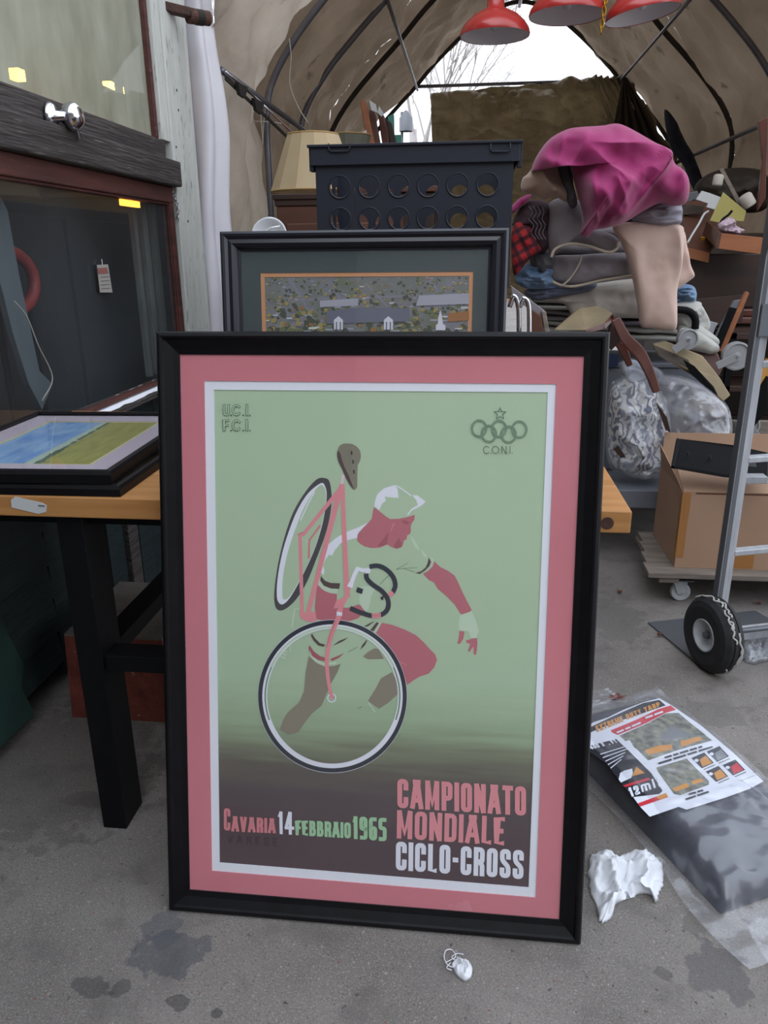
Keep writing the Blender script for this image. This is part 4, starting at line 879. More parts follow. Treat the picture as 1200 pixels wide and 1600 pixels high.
q = MB(); q.box((-.908, 1.622, .455), (-.846, 2.28, .497)); q.build('stretcher', M['black_wood'], tb, bevel=.002)
q = MB(); q.box((.05, 1.622, .455), (.112, 2.28, .497)); q.build('stretcher', M['black_wood'], tb, bevel=.002)
q = MB(); P_ = [atY(x, y, y0-.0015) for x, y in ((17, 781), (24, 776), (66, 786), (73, 790), (72, 800), (60, 803), (18, 793))]; q.prism(P_, (0, .001, 0)); lb = q.build('paper_label', M['white_plastic'], tb)
q = MB(); q.bar(atY(60, 790, y0-.003), atY(70, 790.5, y0-.003), .001, .002); q.build('staple', M['alu_dark'], lb)

# ---- red block behind the table leg
o = thing('chimney_block', 'rough red clay block with a round hole standing behind the table leg', 'block', (-1.07, 2.15, 0))
q = MB(); x0, x1, ya, yb, H_ = -1.235, -.90, 1.99, 2.40, .285
HC = atZ(200, 966, .289); HC.x = max(x0+.06, HC.x); HC.y = min(yb-.06, HC.y)
def plate_holes(q, cells, fn, n=16):
    for (ax, ay, bx, by, hole) in cells:
        if not hole: q.poly([fn(ax, ay), fn(bx, ay), fn(bx, by), fn(ax, by)]); continue
        cx, cy, r = hole; ringp = []; sq = []
        for k in range(n):
            t = 2*math.pi*(k+.5)/n; c, s_ = math.cos(t), math.sin(t); ringp.append(fn(cx+r*c, cy+r*s_))
            f = min(((bx-cx) if c > 0 else (cx-ax))/max(1e-6, abs(c)), ((by-cy) if s_ > 0 else (cy-ay))/max(1e-6, abs(s_))); X, Y_ = cx+c*f, cy+s_*f
            sq.append((X, Y_))
        # snap corners
        for (kx, ky) in ((ax, ay), (bx, ay), (bx, by), (ax, by)):
            best = min(range(n), key=lambda i: (sq[i][0]-kx)**2+(sq[i][1]-ky)**2); sq[best] = (kx, ky)
        S = [fn(*p_) for p_ in sq]
        for k in range(n): l = (k+1) % n; q.poly([ringp[k], S[k], S[l], ringp[l]])
q.add([(x0, ya, 0), (x1, ya, 0), (x1, yb, 0), (x0, yb, 0), (x0+.01, ya+.01, H_), (x1-.01, ya+.01, H_), (x1-.01, yb, H_), (x0+.01, yb, H_)], [(0, 3, 2, 1), (0, 1, 5, 4), (1, 2, 6, 5), (2, 3, 7, 6), (3, 0, 4, 7)])
q.build('body', M['brick'], o)
q = MB(); plate_holes(q, [(x0+.01, ya+.01, x1-.01, yb, (HC.x, HC.y, .042))], lambda x, y: V((x, y, H_+.004)), 20)
q.build('top_face', M['dusty'], o, solid=.008)
q = MB(); q.lathe([(.042, 0), (.042, -.09), (0, -.09)], 20, Matrix.Translation((HC.x, HC.y, H_+.004))); q.build('hole_lining', M['black_metal'], o, smooth=True)

# ---- second framed picture (aerial view) standing on the table
T2 = math.radians(7)
p2 = thing('framed_photograph', 'black framed aerial photograph with a dark green mat behind the poster', 'picture', (-.232, 1.625, .9035), (-T2, 0, 0))
W2, H2 = .613, .548
frame_rails(p2, W2, H2, .040, .028, M['black_frame2'], 1)
P2M = wm(p2); P2I = P2M.inverted(); P2N = (P2M.to_3x3() @ V((0, 1, 0))).normalized()
def PL2(x, y, off): d = ray(x, y); p0 = P2M.translation+P2N*off; t = (p0-CO).dot(P2N)/d.dot(P2N); return P2I @ (CO+d*t)
tl, tr = PL2(413, 433, .02), PL2(733, 433, .02)
zt2 = tl.z; xa, xb = tl.x, tr.x; zb2 = .09
M['green_mat'] = mat('dark_green_mat', '#3f4a4a', .85); M['orange_mat'] = mat('orange_inner_mat', '#d39566', .8)
fo = [(-W2/2+.03, .03), (W2/2-.03, .03), (W2/2-.03, H2-.03), (-W2/2+.03, H2-.03)]
e = .0085
ring_plate(fo, [(xa-e, zb2-e), (xb+e, zb2-e), (xb+e, zt2+e), (xa-e, zt2+e)], .0205, .0215).build('green_mat', M['green_mat'], p2, local=True)
ring_plate([(xa-e*2, zb2-e*2), (xb+e*2, zb2-e*2), (xb+e*2, zt2+e*2), (xa-e*2, zt2+e*2)], [(xa, zb2), (xb, zb2), (xb, zt2), (xa, zt2)], .0216, .0222).build('orange_mat', M['orange_mat'], p2, local=True)
q = MB(); q.box((-W2/2+.02, .0235, .02), (W2/2-.02, .0265, H2-.02)); q.build('backing_board', M['backing'], p2, local=True)
random.seed(21)
q = MB(); mm = [mat('aerial_ground', '#83808a', .8, col2='#6d7262', scale=26, detail=6), mat('aerial_tree_dark', '#454a35', .8), mat('aerial_tree_green', '#6c7245', .8), mat('aerial_tree_gold', '#a08f52', .8), mat('aerial_roof_pale', '#a9a8b4', .8), mat('aerial_roof_grey', '#6b6c7c', .8), mat('aerial_road', '#84818c', .8), mat('aerial_white', '#dcdce6', .8), mat('aerial_orange', '#a06a34', .8)]
yP = .0228; q.poly([(xa-.005, yP, zb2-.005), (xb+.005, yP, zb2-.005), (xb+.005, yP, zt2+.005), (xa-.005, yP, zt2+.005)])
ly = yP-.00001
def flat2(ci, pts):
    global ly
    ly -= .0000005; q.cur = ci; q.poly([(x, ly, z) for x, z in pts])
Wp = xb-xa
for (a, b2, c, d, w_) in ((.05, .2, .95, .55, .006), (.12, 1, .3, .0, .005), (.5, .9, .7, .2, .004), (.0, .62, 1, .72, .004), (.8, 1, .95, .3, .004)):
    A_ = V((xa+a*Wp, 0, zt2-(1-b2)*.13)); B_ = V((xa+c*Wp, 0, zt2-(1-d)*.13)); n_ = V((-(B_-A_).z, 0, (B_-A_).x)).normalized()*w_/2
    flat2(6, [((A_+n_).x, (A_+n_).z), ((B_+n_).x, (B_+n_).z), ((B_-n_).x, (B_-n_).z), ((A_-n_).x, (A_-n_).z)])
zs = sorted([random.uniform(zb2, zt2-.002) for _ in range(2000)], reverse=True)
for z in zs:
    dep = (zt2-z)/.13; sc = .35+.75*min(1.6, dep); x = random.uniform(xa+.002, xb-.002)
    if random.random() < .22:
        w_ = random.uniform(.004, .011)*sc; h_ = w_*.35; flat2(random.choice((4, 5, 5, 7) if random.random() < .5 else (4, 5)), [(x-w_, z), (x+w_, z), (x+w_*.9, z+h_), (x-w_*.9, z+h_)])
    else:
        r = random.uniform(.0028, .0068)*sc; k = random.choice((1, 1, 1, 2, 2, 3, 3, 8) if random.random() < .35 else (1, 1, 2, 3)); ph = random.random()
        pts = [(x+r*1.25*math.cos(t+ph)*random.uniform(.8, 1.15), z+r*math.sin(t+ph)*random.uniform(.8, 1.15)) for t in [2*math.pi*i/7 for i in range(7)]]
        pts = [(min(xb, max(xa, a)), min(zt2, b2)) for a, b2 in pts]
        flat2(1, [(a+r*.2, b2-r*.3) for a, b2 in pts]); flat2(k, pts)
def px2(ci, pts): flat2(ci, [(PL2(a, b2, .0228).x, PL2(a, b2, .0228).z) for a, b2 in pts])
px2(5, [(510,487),(560,480),(640,482),(640,502),(510,506)]); px2(4, [(655,462),(733,458),(733,475),(650,478)]); px2(4, [(500,470),(560,466),(560,478),(500,480)])
px2(8, [(700,490),(733,486),(733,500),(700,503)])
for (x, s_) in ((529, 1), (607, 1)):
    px2(7, [(x-7, 500), (x, 494), (x+7, 500), (x+7, 515), (x-7, 515)]); px2(5, [(x-4, 503), (x-2, 503), (x-2, 515), (x-4, 515)]); px2(5, [(x+2, 503), (x+4, 503), (x+4, 515), (x+2, 515)])
px2(7, [(681, 516), (681, 508), (684, 506), (685, 496), (688, 484), (691, 496), (692, 506), (696, 508), (696, 516)])
q.build('photo_print', mm, p2, local=True)
q = MB(); q.box((-W2/2+.038, .0196, .038), (W2/2-.038, .0203, H2-.038)); q.build('glass_pane', M['glass'], p2, local=True)

# ---- two pictures lying on the table at left
def flat_pic(name, label, corner, w, h, z, ang, rail, D, fm):
    """corner = front right corner; lies face up; local Z points towards -X (picture's own up)"""
    r = thing(name, label, 'picture', (0, 0, 0))
    Rm = Matrix.Rotation(ang, 3, 'Z')
    up = Rm @ V((-1, 0, 0)); right = Rm @ V((0, 1, 0)); out = V((0, 0, 1))     # picture up, picture right, face normal
    Mx = Matrix((right, -out, up)).transposed()
    r.rotation_euler = Mx.to_euler(); r.location = V((corner[0], corner[1], z+D))+right*(w/2)
    frame_rails(r, w, h, rail, D, fm); return r
lowp = flat_pic('framed_picture', 'lower black framed picture lying on the table under the landscape painting', (-.745, 1.512), .60, .52, .9035, math.radians(1), .03, .026, M['black_frame'])
q = MB(); q.box((-.28, .015, .02), (.28, .022, .50)); q.build('backing_board', M['backing'], lowp, local=True)
q = MB(); q.box((-.275, .012, .025), (.275, .0135, .495)); q.build('glass_pane', M['glass'], lowp, local=True)
topp = flat_pic('framed_painting', 'black framed landscape painting of blue sky and green field lying on the table', (-.765, 1.520), .655, .50, .9300, math.radians(2.5), .024, .030, M['black_frame'])
M['lav_mat'] = mat('pale_lavender_mat', '#b9adb8', .85); M['yel_mat'] = mat('pale_yellow_liner', '#cfc98e', .85)
w3, h3 = .655, .50
ring_plate([(-w3/2+.015, .015), (w3/2-.015, .015), (w3/2-.015, h3-.015), (-w3/2+.015, h3-.015)], [(-.235, .085), (.235, .085), (.235, .415), (-.235, .415)], .012, .013).build('mat', M['lav_mat'], topp, local=True)
ring_plate([(-.24, .08), (.24, .08), (.24, .42), (-.24, .42)], [(-.228, .092), (.228, .092), (.228, .408), (-.228, .408)], .0131, .0138).build('inner_mat', M['yel_mat'], topp, local=True)
q = MB(); q.box((-.31, .018, .02), (.31, .026, .48)); q.build('backing_board', M['backing'], topp, local=True)
skym = mat('painted_sky', '#4f86c4', .7, col2='#8fb0cf', scale=7, stretch=(1, 1, 3), detail=5)
q = MB(); q.poly([(-.235, .0142, .20), (.235, .0142, .22), (.235, .0142, .415), (-.235, .0142, .415)]); q.cur = 1; q.poly([(-.235, .0141, .195), (.235, .0141, .225), (.235, .0141, .255), (-.235, .0141, .25)])
q.cur = 2; q.poly([(-.235, .0140, .085), (.235, .0140, .085), (.235, .0140, .232), (-.235, .0140, .215)])
q.cur = 4; random.seed(8)
for k in range(26):
    x = random.uniform(-.21, .2); zc = random.uniform(.28, .40); a_ = random.uniform(.012, .035)
    q.poly([(x+a_*math.cos(t), .0137-k*2e-6, zc+a_*.22*math.sin(t)*random.uniform(.6, 1.2)) for t in [2*math.pi*i/10 for i in range(10)]])
q.cur = 3; random.seed(5)
for k in range(110):
    x = random.uniform(-.228, .228); zc = .215+(x+.235)*.036+.004; r = random.uniform(.003, .008)*(1.3 if x < -.1 else .8)
    q.poly([(x+r*1.6*math.cos(t), .0139-k*2e-6, zc+r*math.sin(t)*random.uniform(.7, 1.2)) for t in [2*math.pi*i/7 for i in range(7)]])
q.build('painting_print', [skym, mat('painted_horizon', '#a9bba8', .7), mat('painted_field', '#8b8a3a', .7, col2='#9c9a4c', scale=14, stretch=(1, 1, 4)), mat('painted_trees', '#3d5a3e', .7), mat('painted_cloud', '#86aed0', .7)], topp, local=True)
q = MB(); q.box((-.305, .0095, .022), (.305, .0105, .478)); q.build('glass_pane', M['glass'], topp, local=True)

# ================================================================== CRATE ON THE TABLE
Yc = 2.02; DPT = .34
cT = atY(480, 224, Yc); cTr = atY(818, 226, Yc); cB_ = atY(495, 300, Yc); cBr = atY(800, 300, Yc)
cx0, cx1 = cB_.x, cBr.x; ztop = (cT.z+cTr.z)/2; zbot = ztop-.335
cr = thing('plastic_crate', 'charcoal plastic crate with rows of round holes behind the framed photograph', 'crate', ((cx0+cx1)/2, Yc+DPT/2, zbot))
holex = [atY(x, 291, Yc).x for x in (531, 577, 623, 669, 715, 762)]; hz = [atY(640, 341, Yc).z, atY(640, 290.5, Yc).z]; hz = [hz[0]-(hz[1]-hz[0])]+hz
hr = .0262; dx = (holex[-1]-holex[0])/5; dz = hz[1]-hz[0]
def wall_cells(xs, x0, x1):
    cells = []; ex = [x0]+[(xs[i]+xs[i+1])/2 for i in range(len(xs)-1)]+[x1]; ez = [hz[0]-dz/2]+[(hz[i]+hz[i+1])/2 for i in range(2)]+[hz[2]+dz/2]
    for i in range(len(xs)):
        a, b2 = max(ex[i], xs[i]-dx/2), min(ex[i+1], xs[i]+dx/2)
        for j in range(3): cells.append((a, ez[j], b2, ez[j+1], (xs[i], hz[j], hr)))
    a0, b0 = max(x0, xs[0]-dx/2), min(x1, xs[-1]+dx/2)
    cells += [(x0, ez[0], a0, ez[-1], None), (b0, ez[0], x1, ez[-1], None), (x0, zbot, x1, ez[0], None), (x0, ez[-1], x1, ztop-.01, None)]
    return cells
for yy, nm in ((Yc, 'front_wall'), (Yc+DPT, 'back_wall')):
    q = MB(); plate_holes(q, wall_cells(holex, cx0, cx1), lambda x, z, yy=yy: V((x, yy, z)), 24); q.build(nm, M['crate'], cr, solid=.003)
ysd = [Yc+DPT*(k+.5)/4 for k in range(4)]
for xx in (cx0, cx1):
    q = MB(); plate_holes(q, wall_cells(ysd, Yc, Yc+DPT), lambda y, z, xx=xx: V((xx, y, z)), 24); q.build('side_wall', M['crate'], cr, solid=.003)
q = MB(); q.box((cx0, Yc, zbot), (cx1, Yc+DPT, zbot+.004)); q.build('bottom', M['crate'], cr)
q = MB()
for x in holex:
    for z_ in hz:
        q.tube([(x+hr*math.cos(t), Yc-.002, z_+hr*math.sin(t)) for t in [2*math.pi*k/28 for k in range(28)]], .0022, 6, closed=True)
q.build('hole_rims', M['crate'], cr, smooth=True)
rx0, rx1 = cT.x+.008, cTr.x-.008; rz = .044
q = MB()
o_, i_ = .012, 0
for (a, b2) in (((rx0, Yc-o_, ztop-rz), (rx1, Yc-o_+.004, ztop)), ((rx0, Yc+DPT+o_-.004, ztop-rz), (rx1, Yc+DPT+o_, ztop)), ((rx0, Yc-o_+.004, ztop-rz), (rx0+.004, Yc+DPT+o_-.004, ztop)), ((rx1-.004, Yc-o_+.004, ztop-rz), (rx1, Yc+DPT+o_-.004, ztop))): q.box(a, b2)
q.build('rim_skirt', M['crate'], cr, bevel=.001)
q = MB()
for (a, b2) in (((rx0-.006, Yc-o_-.006, ztop-.004), (rx1+.006, Yc+.002, ztop+.002)), ((rx0-.006, Yc+DPT-.002, ztop-.004), (rx1+.006, Yc+DPT+o_+.006, ztop+.002)), ((rx0-.006, Yc+.002, ztop-.004), (cx0+.003, Yc+DPT-.002, ztop+.002)), ((cx1-.003, Yc+.002, ztop-.004), (rx1+.006, Yc+DPT-.002, ztop+.002))): q.box(a, b2)
for xx in (rx0-.004, rx1-.004):
    for dy in (0, .02): q.box((xx, Yc-.004+dy, ztop-rz-.012), (xx+.01, Yc+.004+dy, ztop-.004))
q.build('rim_lip', M['crate'], cr, bevel=.001)
for x in (530, 782):
    c_ = atY(x, 228, Yc-o_-.004); w_ = .0255 if x < 700 else .023
    MB().tube(rnd3 if False else [c_+V((-w_, 0, .006)), c_+V((-w_, 0, -.008)), c_+V((-w_+.005, 0, -.012)), c_+V((w_-.005, 0, -.012)), c_+V((w_, 0, -.008)), c_+V((w_, 0, .006))], .002, 6).build('handle_clip', M['crate'], cr, smooth=True)
# what it stands on (hidden by the pictures)
o = thing('cardboard_box', 'cardboard box on the table carrying the charcoal crate', 'box', (-.15, 2.2, .904))
q = MB(); q.box((cx0+.01, Yc+.01, .9045), (cx1-.01, Yc+DPT-.01, zbot-.001)); q.build('body', M['cardboard'], o, bevel=.003)
q = MB(); q.box((cx0+.01, Yc+DPT/2-.025, zbot-.0008), (cx1-.01, Yc+DPT/2+.025, zbot-.0003)); q.build('tape', M['tape'], o)
# ---- white dish, lampshade on cabinet etc. behind
Yd = 1.85
o_ = thing('pine_box', 'pine box hidden behind the framed photograph carrying the china bowl', 'box', (-.56, 1.93, .9035))
q = MB(); q.box((-.565, 1.86, .9036), (-.46, 2.0, 1.412)); q.build('body', M['midwood'], o_, bevel=.004)
q = MB(); q.box((-.57, 1.855, 1.4125), (-.455, 2.005, 1.428)); q.build('lid', M['midwood'], o_, bevel=.003)
o = thing('china_bowl', 'white ribbed china bowl peeping over the framed photograph', 'bowl', atY(424, 362, Yd+.06))
pc = atY(424, 372, Yd+.09)
q = MB(); Rt = Matrix.Translation(pc) @ Matrix.Rotation(math.radians(78), 4, 'X')
q.lathe([(.0, .0), (.018, .0), (.024, .006), (.036, .014), (.043, .018), (.0445, .022), (.040, .021), (.03, .014), (.02, .009), (0, .008)], 40, Rt); q.build('body', M['china'], o, smooth=True)
q = MB(); q.tube([pc+V((-.02, -.03, -.0)), pc+V((-.008, -.036, .012)), pc+V((.01, -.036, .022)), pc+V((.03, -.03, .026))], .0022, 6); q.build('raised_rib', M['china'], o, smooth=True)
Yb = 3.2
pa, pb = atY(425, 303, Yb), atY(505, 303, Yb)
o = thing('wooden_cabinet', 'dark brown wooden cabinet carrying the cream lampshade', 'cabinet', ((pa.x+pb.x)/2, Yb+.2, 0))
xa_, xb_ = pa.x, pa.x+.5
q = MB(); q.box((xa_+.012, Yb+.012, 0), (xb_-.012, Yb+.38, pa.z-.045)); q.build('body', M['midwood'], o, bevel=.004)
q = MB(); q.box((xa_, Yb, pa.z-.022), (xb_, Yb+.4, pa.z-.001)); q.box((xa_+.006, Yb+.006, pa.z-.045), (xb_-.006, Yb+.39, pa.z-.022)); q.build('cornice', M['darkwood'], o, bevel=.003)
q = MB(); q.box((xa_+.05, Yb+.004, .2), (xb_-.05, Yb+.013, pa.z-.11)); q.build('door', M['midwood'], o, bevel=.004)
def lampshade(px, ytop, ybot, rt, rb, Y, m, label, ribs=14):
    c_ = atY(px, ybot, Y); t_ = atY(px, ytop, Y); h_ = t_.z-c_.z
    o = thing('lampshade', label, 'lampshade', c_)
    for k in range(ribs):
        q = MB(); a, b2 = 2*math.pi*k/ribs, 2*math.pi*(k+1)/ribs
        q.add([(rb*math.cos(a), rb*math.sin(a), 0), (rb*math.cos(b2), rb*math.sin(b2), 0), (rt*math.cos(b2), rt*math.sin(b2), h_), (rt*math.cos(a), rt*math.sin(a), h_)], [(0, 1, 2, 3)])
        q.build('panel', m, o, local=True, solid=.002)
    for r_, z_ in ((rb, 0), (rt, h_)): MB().tube([(r_*math.cos(2*math.pi*k/ribs), r_*math.sin(2*math.pi*k/ribs), z_) for k in range(ribs)], .0035, 6, closed=True).build('trim_band', M['shade_trim'], o, local=True, smooth=True)
    return o
lampshade(492, 211, 300, .105, .185, Yb+.2, M['shade'], 'cream panelled lampshade standing on the wooden cabinet')
# support under the second shade and the carved chairs: a chest further back
o = thing('wooden_chest', 'dark wooden chest behind the crate carrying the old chairs', 'chest', (-.4, 4.95, 0))
ch0, ch1 = atY(505, 230, 4.6), atY(665, 230, 4.6)
q = MB(); q.box((ch0.x-.1, 4.6, 0), (ch1.x+.05, 5.3, 1.72)); q.build('body', M['darkwood'], o, bevel=.006)
q = MB(); q.box((ch0.x-.12, 4.58, 1.721), (ch1.x+.07, 5.32, 1.75)); q.build('lid', M['midwood'], o, bevel=.004)
lampshade(545, 212, 243, .13, .10, 4.75, M['shade_grey'], 'grey-green lampshade lying beside the carved chair backs', 16)
p = atY(545, 240, 4.75)
q = MB(); q.box((p.x-.11, 4.64, 1.751), (p.x+.11, 4.86, p.z-.005)); o = q.build('book_stack', M['midwood'], loc=(p.x, 4.75, 1.751), bevel=.004); tag(o, 'low brown box carrying the grey-green lampshade', 'box')
for k, (pts, mm, lab) in enumerate((
    ([(562, 158), (570, 156), (574, 164), (578, 190), (590, 245), (578, 245), (570, 205)], 'orangewood', 'leftmost orange-brown carved chair post behind the crate'),
    ([(577, 172), (584, 168), (588, 190), (598, 245), (586, 245), (579, 205)], 'midwood', 'brown carved chair back with a pale top behind the crate'),
    ([(590, 174), (600, 180), (606, 205), (610, 245), (600, 245), (594, 205)], 'brownwood', 'chair back board third from the left in the heap behind the crate'),
    ([(602, 184), (612, 192), (624, 245), (612, 245)], 'darkwood', 'dark chair slat beside the teal board behind the crate'),
    ([(605, 183), (615, 177), (616, 215), (614, 216)], 'teal', 'teal painted board standing behind the crate'))):
    Y_ = 4.95+.07*k; P_ = [atY(x, y, Y_) for x, y in pts]; zmin = min(p_.z for p_ in P_)
    q = MB(); q.prism(P_, (0, .04, 0))
    o = thing('chair_back' if k < 4 else 'painted_board', lab, 'chair back' if k < 4 else 'board', (P_[-1].x, Y_, 1.751), group='old chairs behind the crate' if k < 4 else None)
    q.build('post', M[mm], o, bevel=.006)
    q = MB(); q.box((P_[-1].x-.03, Y_, 1.751), (P_[-1].x+.05, Y_+.04, max(zmin+.02, 1.80))); q.build('rail', M[mm], o, bevel=.004)
for (pts, nm, lab) in (([(577, 156), (587, 163), (590, 176), (580, 172)], 'pale_card', 'small white card stuck on top of the carved chairs'), ([(592, 165), (600, 178), (596, 182), (590, 176)], 'pale_card', 'second white card right of the first on the carved chairs'), ([(562, 208), (572, 203), (577, 232), (566, 232)], 'pale_card', 'white card beside the grey-green lampshade')):
    P_ = [atY(x, y, 4.93) for x, y in pts]; q = MB(); q.prism(P_, (0, .012, 0)); tag(q.build(nm, M['white_plastic'], loc=P_[0]), lab, 'card')

# ================================================================== PILE OF BLANKETS AND ITS CART (right)
def cloth(name, pts, Y, T, m, label, cat='blanket', group=None, loc=None, **kw):
    q = blob(pts, Y, T, **kw); L = atY(sum(x for x, y in pts)/len(pts), max(y for x, y in pts), Y)
    o = q.build(name, m, loc=loc or L, smooth=True); return tag(o, label, cat, group)
YP = 3.75
# flatbed cart
ct = thing('platform_cart', 'grey metal platform cart under the clothes bags and blanket pile', 'cart', (.9, 4.0, 0))
q = MB(); q.box((.32, 3.52, .30), (1.24, 4.4, .34)); q.build('deck', M['grey_metal'], ct, bevel=.006)
q = MB(); q.box((.32, 3.50, .26), (1.24, 3.519, .345)); q.build('front_rail', M['grey_metal'], ct, bevel=.003)
for x in (.45, 1.12):
    for y in (3.7, 4.3):
        q = MB(); q.box((x-.05, y-.03, .18), (x+.05, y+.03, .30)); q.build('caster_bracket', M['grey_metal'], ct, bevel=.003)
        q = MB(); q.lathe([(0, -.02), (.08, -.02), (.095, -.012), (.095, .012), (.08, .02), (0, .02)], 24, Matrix.Translation((x, y, .095)) @ Matrix.Rotation(math.pi/2, 4, 'Y')); q.build('caster_wheel', M['grey_plastic'], ct, smooth=False)
# crates holding the pile up (seen only in slivers)
o = thing('storage_box', 'grey box on the cart under the folded pads', 'box', (.75, 4.05, .341))
q = MB(); q.box((.42, 3.86, .341), (1.16, 4.36, .86)); q.build('body', M['grey_metal'], o, bevel=.01)
q = MB(); q.box((.41, 3.85, .861), (1.17, 4.37, .885)); q.build('lid', M['grey_metal'], o, bevel=.006)
P_ = [atY(x, y, 3.84) for x, y in ((945, 556), (965, 556), (965, 566), (945, 566))]
# stack of folded pads, each a rounded folded slab with visible edges
def folded(name, pts, Y, D, m, label, lay=2, r=.018, group=None, cat='blanket'):
    """a folded pad: front outline = band between two edge lines in the photo, D deep"""
    (xa, ya), (xb, yb), hpx = pts
    a, b2 = atY(xa, ya, Y), atY(xb, yb, Y); h_ = (atY(xa, ya-hpx, Y)-a).z/lay
    o = thing(name, label, cat, (a+b2)/2, group=group)
    for k in range(lay):
        q = MB(); n = 10
        def fn(u, v, k=k):
            t = v*2*math.pi; p = a.lerp(b2, u)+V((0, D/2, h_*(k+.5)))
            e_ = 1-.25*abs(2*u-1)**8
            cy, cz = math.cos(t), math.sin(t); cy = math.copysign(abs(cy)**.35, cy); cz = math.copysign(abs(cz)**.8, cz)
            w_ = noise.noise(V((p.x*9+k*3, cy*2, k*2.0)))*.012
            return p+V((0, cy*D/2*e_, cz*h_*.52*e_+w_*.6+math.sin(u*9+k)*.003))
        q.grid(30, 24, fn); q.build('fold', m, o, smooth=True)
        st = len(q.v)
    return o
folded('folded_pad', ((850, 522), (1105, 540), 22), 3.84, .42, M['offwhite'], 'long pale folded pad lowest in the blanket pile', 2)
folded('folded_pad', ((850, 503), (1090, 512), 18), 3.82, .42, M['greyq'], 'grey folded pad above the lowest pale pad', 2)
folded('folded_pad', ((835, 486), (1100, 492), 20), 3.80, .42, M['offwhite'], 'off-white folded pad with layered edges in the middle of the pile', 2)
cloth('blanket', [(846, 462), (900, 448), (985, 436), (1030, 440), (1030, 492), (960, 497), (905, 505), (893, 492), (880, 474), (858, 470)], 3.72, .05, M['cream'], 'cream quilted blanket bulging under the grey quilt', seed=2, freq=9, amp=.006)
cloth('towel', [(822, 452), (850, 446), (890, 442), (930, 440), (925, 456), (880, 462), (845, 470), (828, 466), (820, 460)], 3.70, .05, M['slate'], 'slate blue folded cloth under the denim', seed=4, freq=12, amp=.008, aniso=(1, 1, 3))
cloth('jeans', [(806, 425), (822, 412), (850, 410), (868, 420), (870, 448), (845, 452), (820, 450), (806, 440)], 3.66, .07, M['denim'], 'light blue denim bundle at the left edge of the pile', 'jeans', seed=5, freq=13, amp=.014, aniso=(1, 1, 2.5))
cloth('jeans', [(1052, 452), (1070, 444), (1086, 450), (1085, 472), (1060, 476), (1050, 470)], 3.7, .06, M['denim'], 'small roll of blue denim at the right edge of the pile', 'jeans', seed=6, freq=14, amp=.012, aniso=(1, 1, 2.5))
cloth('blanket', [(828, 396), (845, 390), (866, 398), (868, 418), (850, 430), (832, 420)], 3.64, .06, M['greyd'], 'dark grey cloth wedged between red plaid and denim', seed=8, freq=12, amp=.012)
cloth('blanket', [(1050, 476), (1085, 470), (1098, 480), (1110, 505), (1100, 520), (1062, 512), (1050, 498)], 3.68, .06, M['offwhite'], 'pale crumpled cloth at the right end under the denim roll', seed=9, freq=11, amp=.014)
for k, (x, y) in enumerate(((1108, 535), (1098, 545))):
    cloth('blanket', [(1062, y-32), (1090, y-28), (1118, y-10), (1124, y), (1116, y+8), (1095, y+5), (1062, y-6)], 3.66-.06*k, .05, M['offwhite'], ('upper' if k == 0 else 'lower')+' rolled off-white cloth end sticking out at right', seed=11+k, freq=8, amp=.006)
# grey quilt with cream binding
cloth('quilt', [(862, 402), (905, 398), (985, 396), (992, 420), (985, 434), (940, 438), (900, 448), (870, 442), (860, 430)], 3.63, .07, M['greyq'], 'grey quilted pad with cream binding folded in the pile', seed=13, freq=7, amp=.008)
MB_ = pxtube([(863, 440), (878, 446), (900, 447), (940, 438), (988, 431)], 3.575, .006); MB_.build('binding', M['bind'], bpy.data.objects['quilt'], smooth=True)
pxtube([(908, 398), (906, 410), (896, 428), (886, 440), (878, 446)], 3.555, .004).build('binding', M['bind'], bpy.data.objects['quilt'], smooth=True)
qb = cloth('blanket', [(858, 318), (880, 308), (905, 315), (918, 355), (945, 362), (965, 372), (966, 385), (950, 395), (925, 388), (895, 380), (872, 388), (860, 402), (855, 370), (857, 340)], 3.56, .07, M['greyq'], 'grey pad with cream edge hanging down under the magenta cloth', seed=15, freq=6, amp=.010)
pxtube([(861, 402), (868, 389), (890, 381), (920, 385), (950, 394), (964, 388), (966, 376)], 3.49, .006).build('binding', M['bind'], qb, smooth=True)
cloth('blanket', [(800, 352), (812, 322), (830, 312), (858, 318), (862, 350), (858, 385), (845, 395), (828, 370), (815, 345)], 3.60, .08, None or mat('maroon_quilt', '#35232a', .9, col2='#46323a', scale=14, stretch=(1, 1, 3), bump=.4), 'dark maroon quilt with wavy stitching at the left of the pile', 'quilt', seed=17, freq=9, amp=.012)
o = bpy.data.objects['blanket.005'] if 'blanket.005' in bpy.data.objects else None
stitch = MB()
for k in range(4):
    pts = [(826+k*7, 322), (832+k*6, 332), (826+k*7, 342), (834+k*6, 352), (830+k*6, 364), (838+k*5, 374)]
    stitch.tube(smooth_open([atY(x, y, 3.515) for x, y in pts], 4), .0012, 5)
def last(name): return [x for x in bpy.data.objects if x.name.split('.')[0] == name][-1]
mq = [x for x in bpy.data.objects if x.get('label', '').startswith('dark maroon')][0]
stitch.build('stitching', M['lilac'], mq, smooth=True)
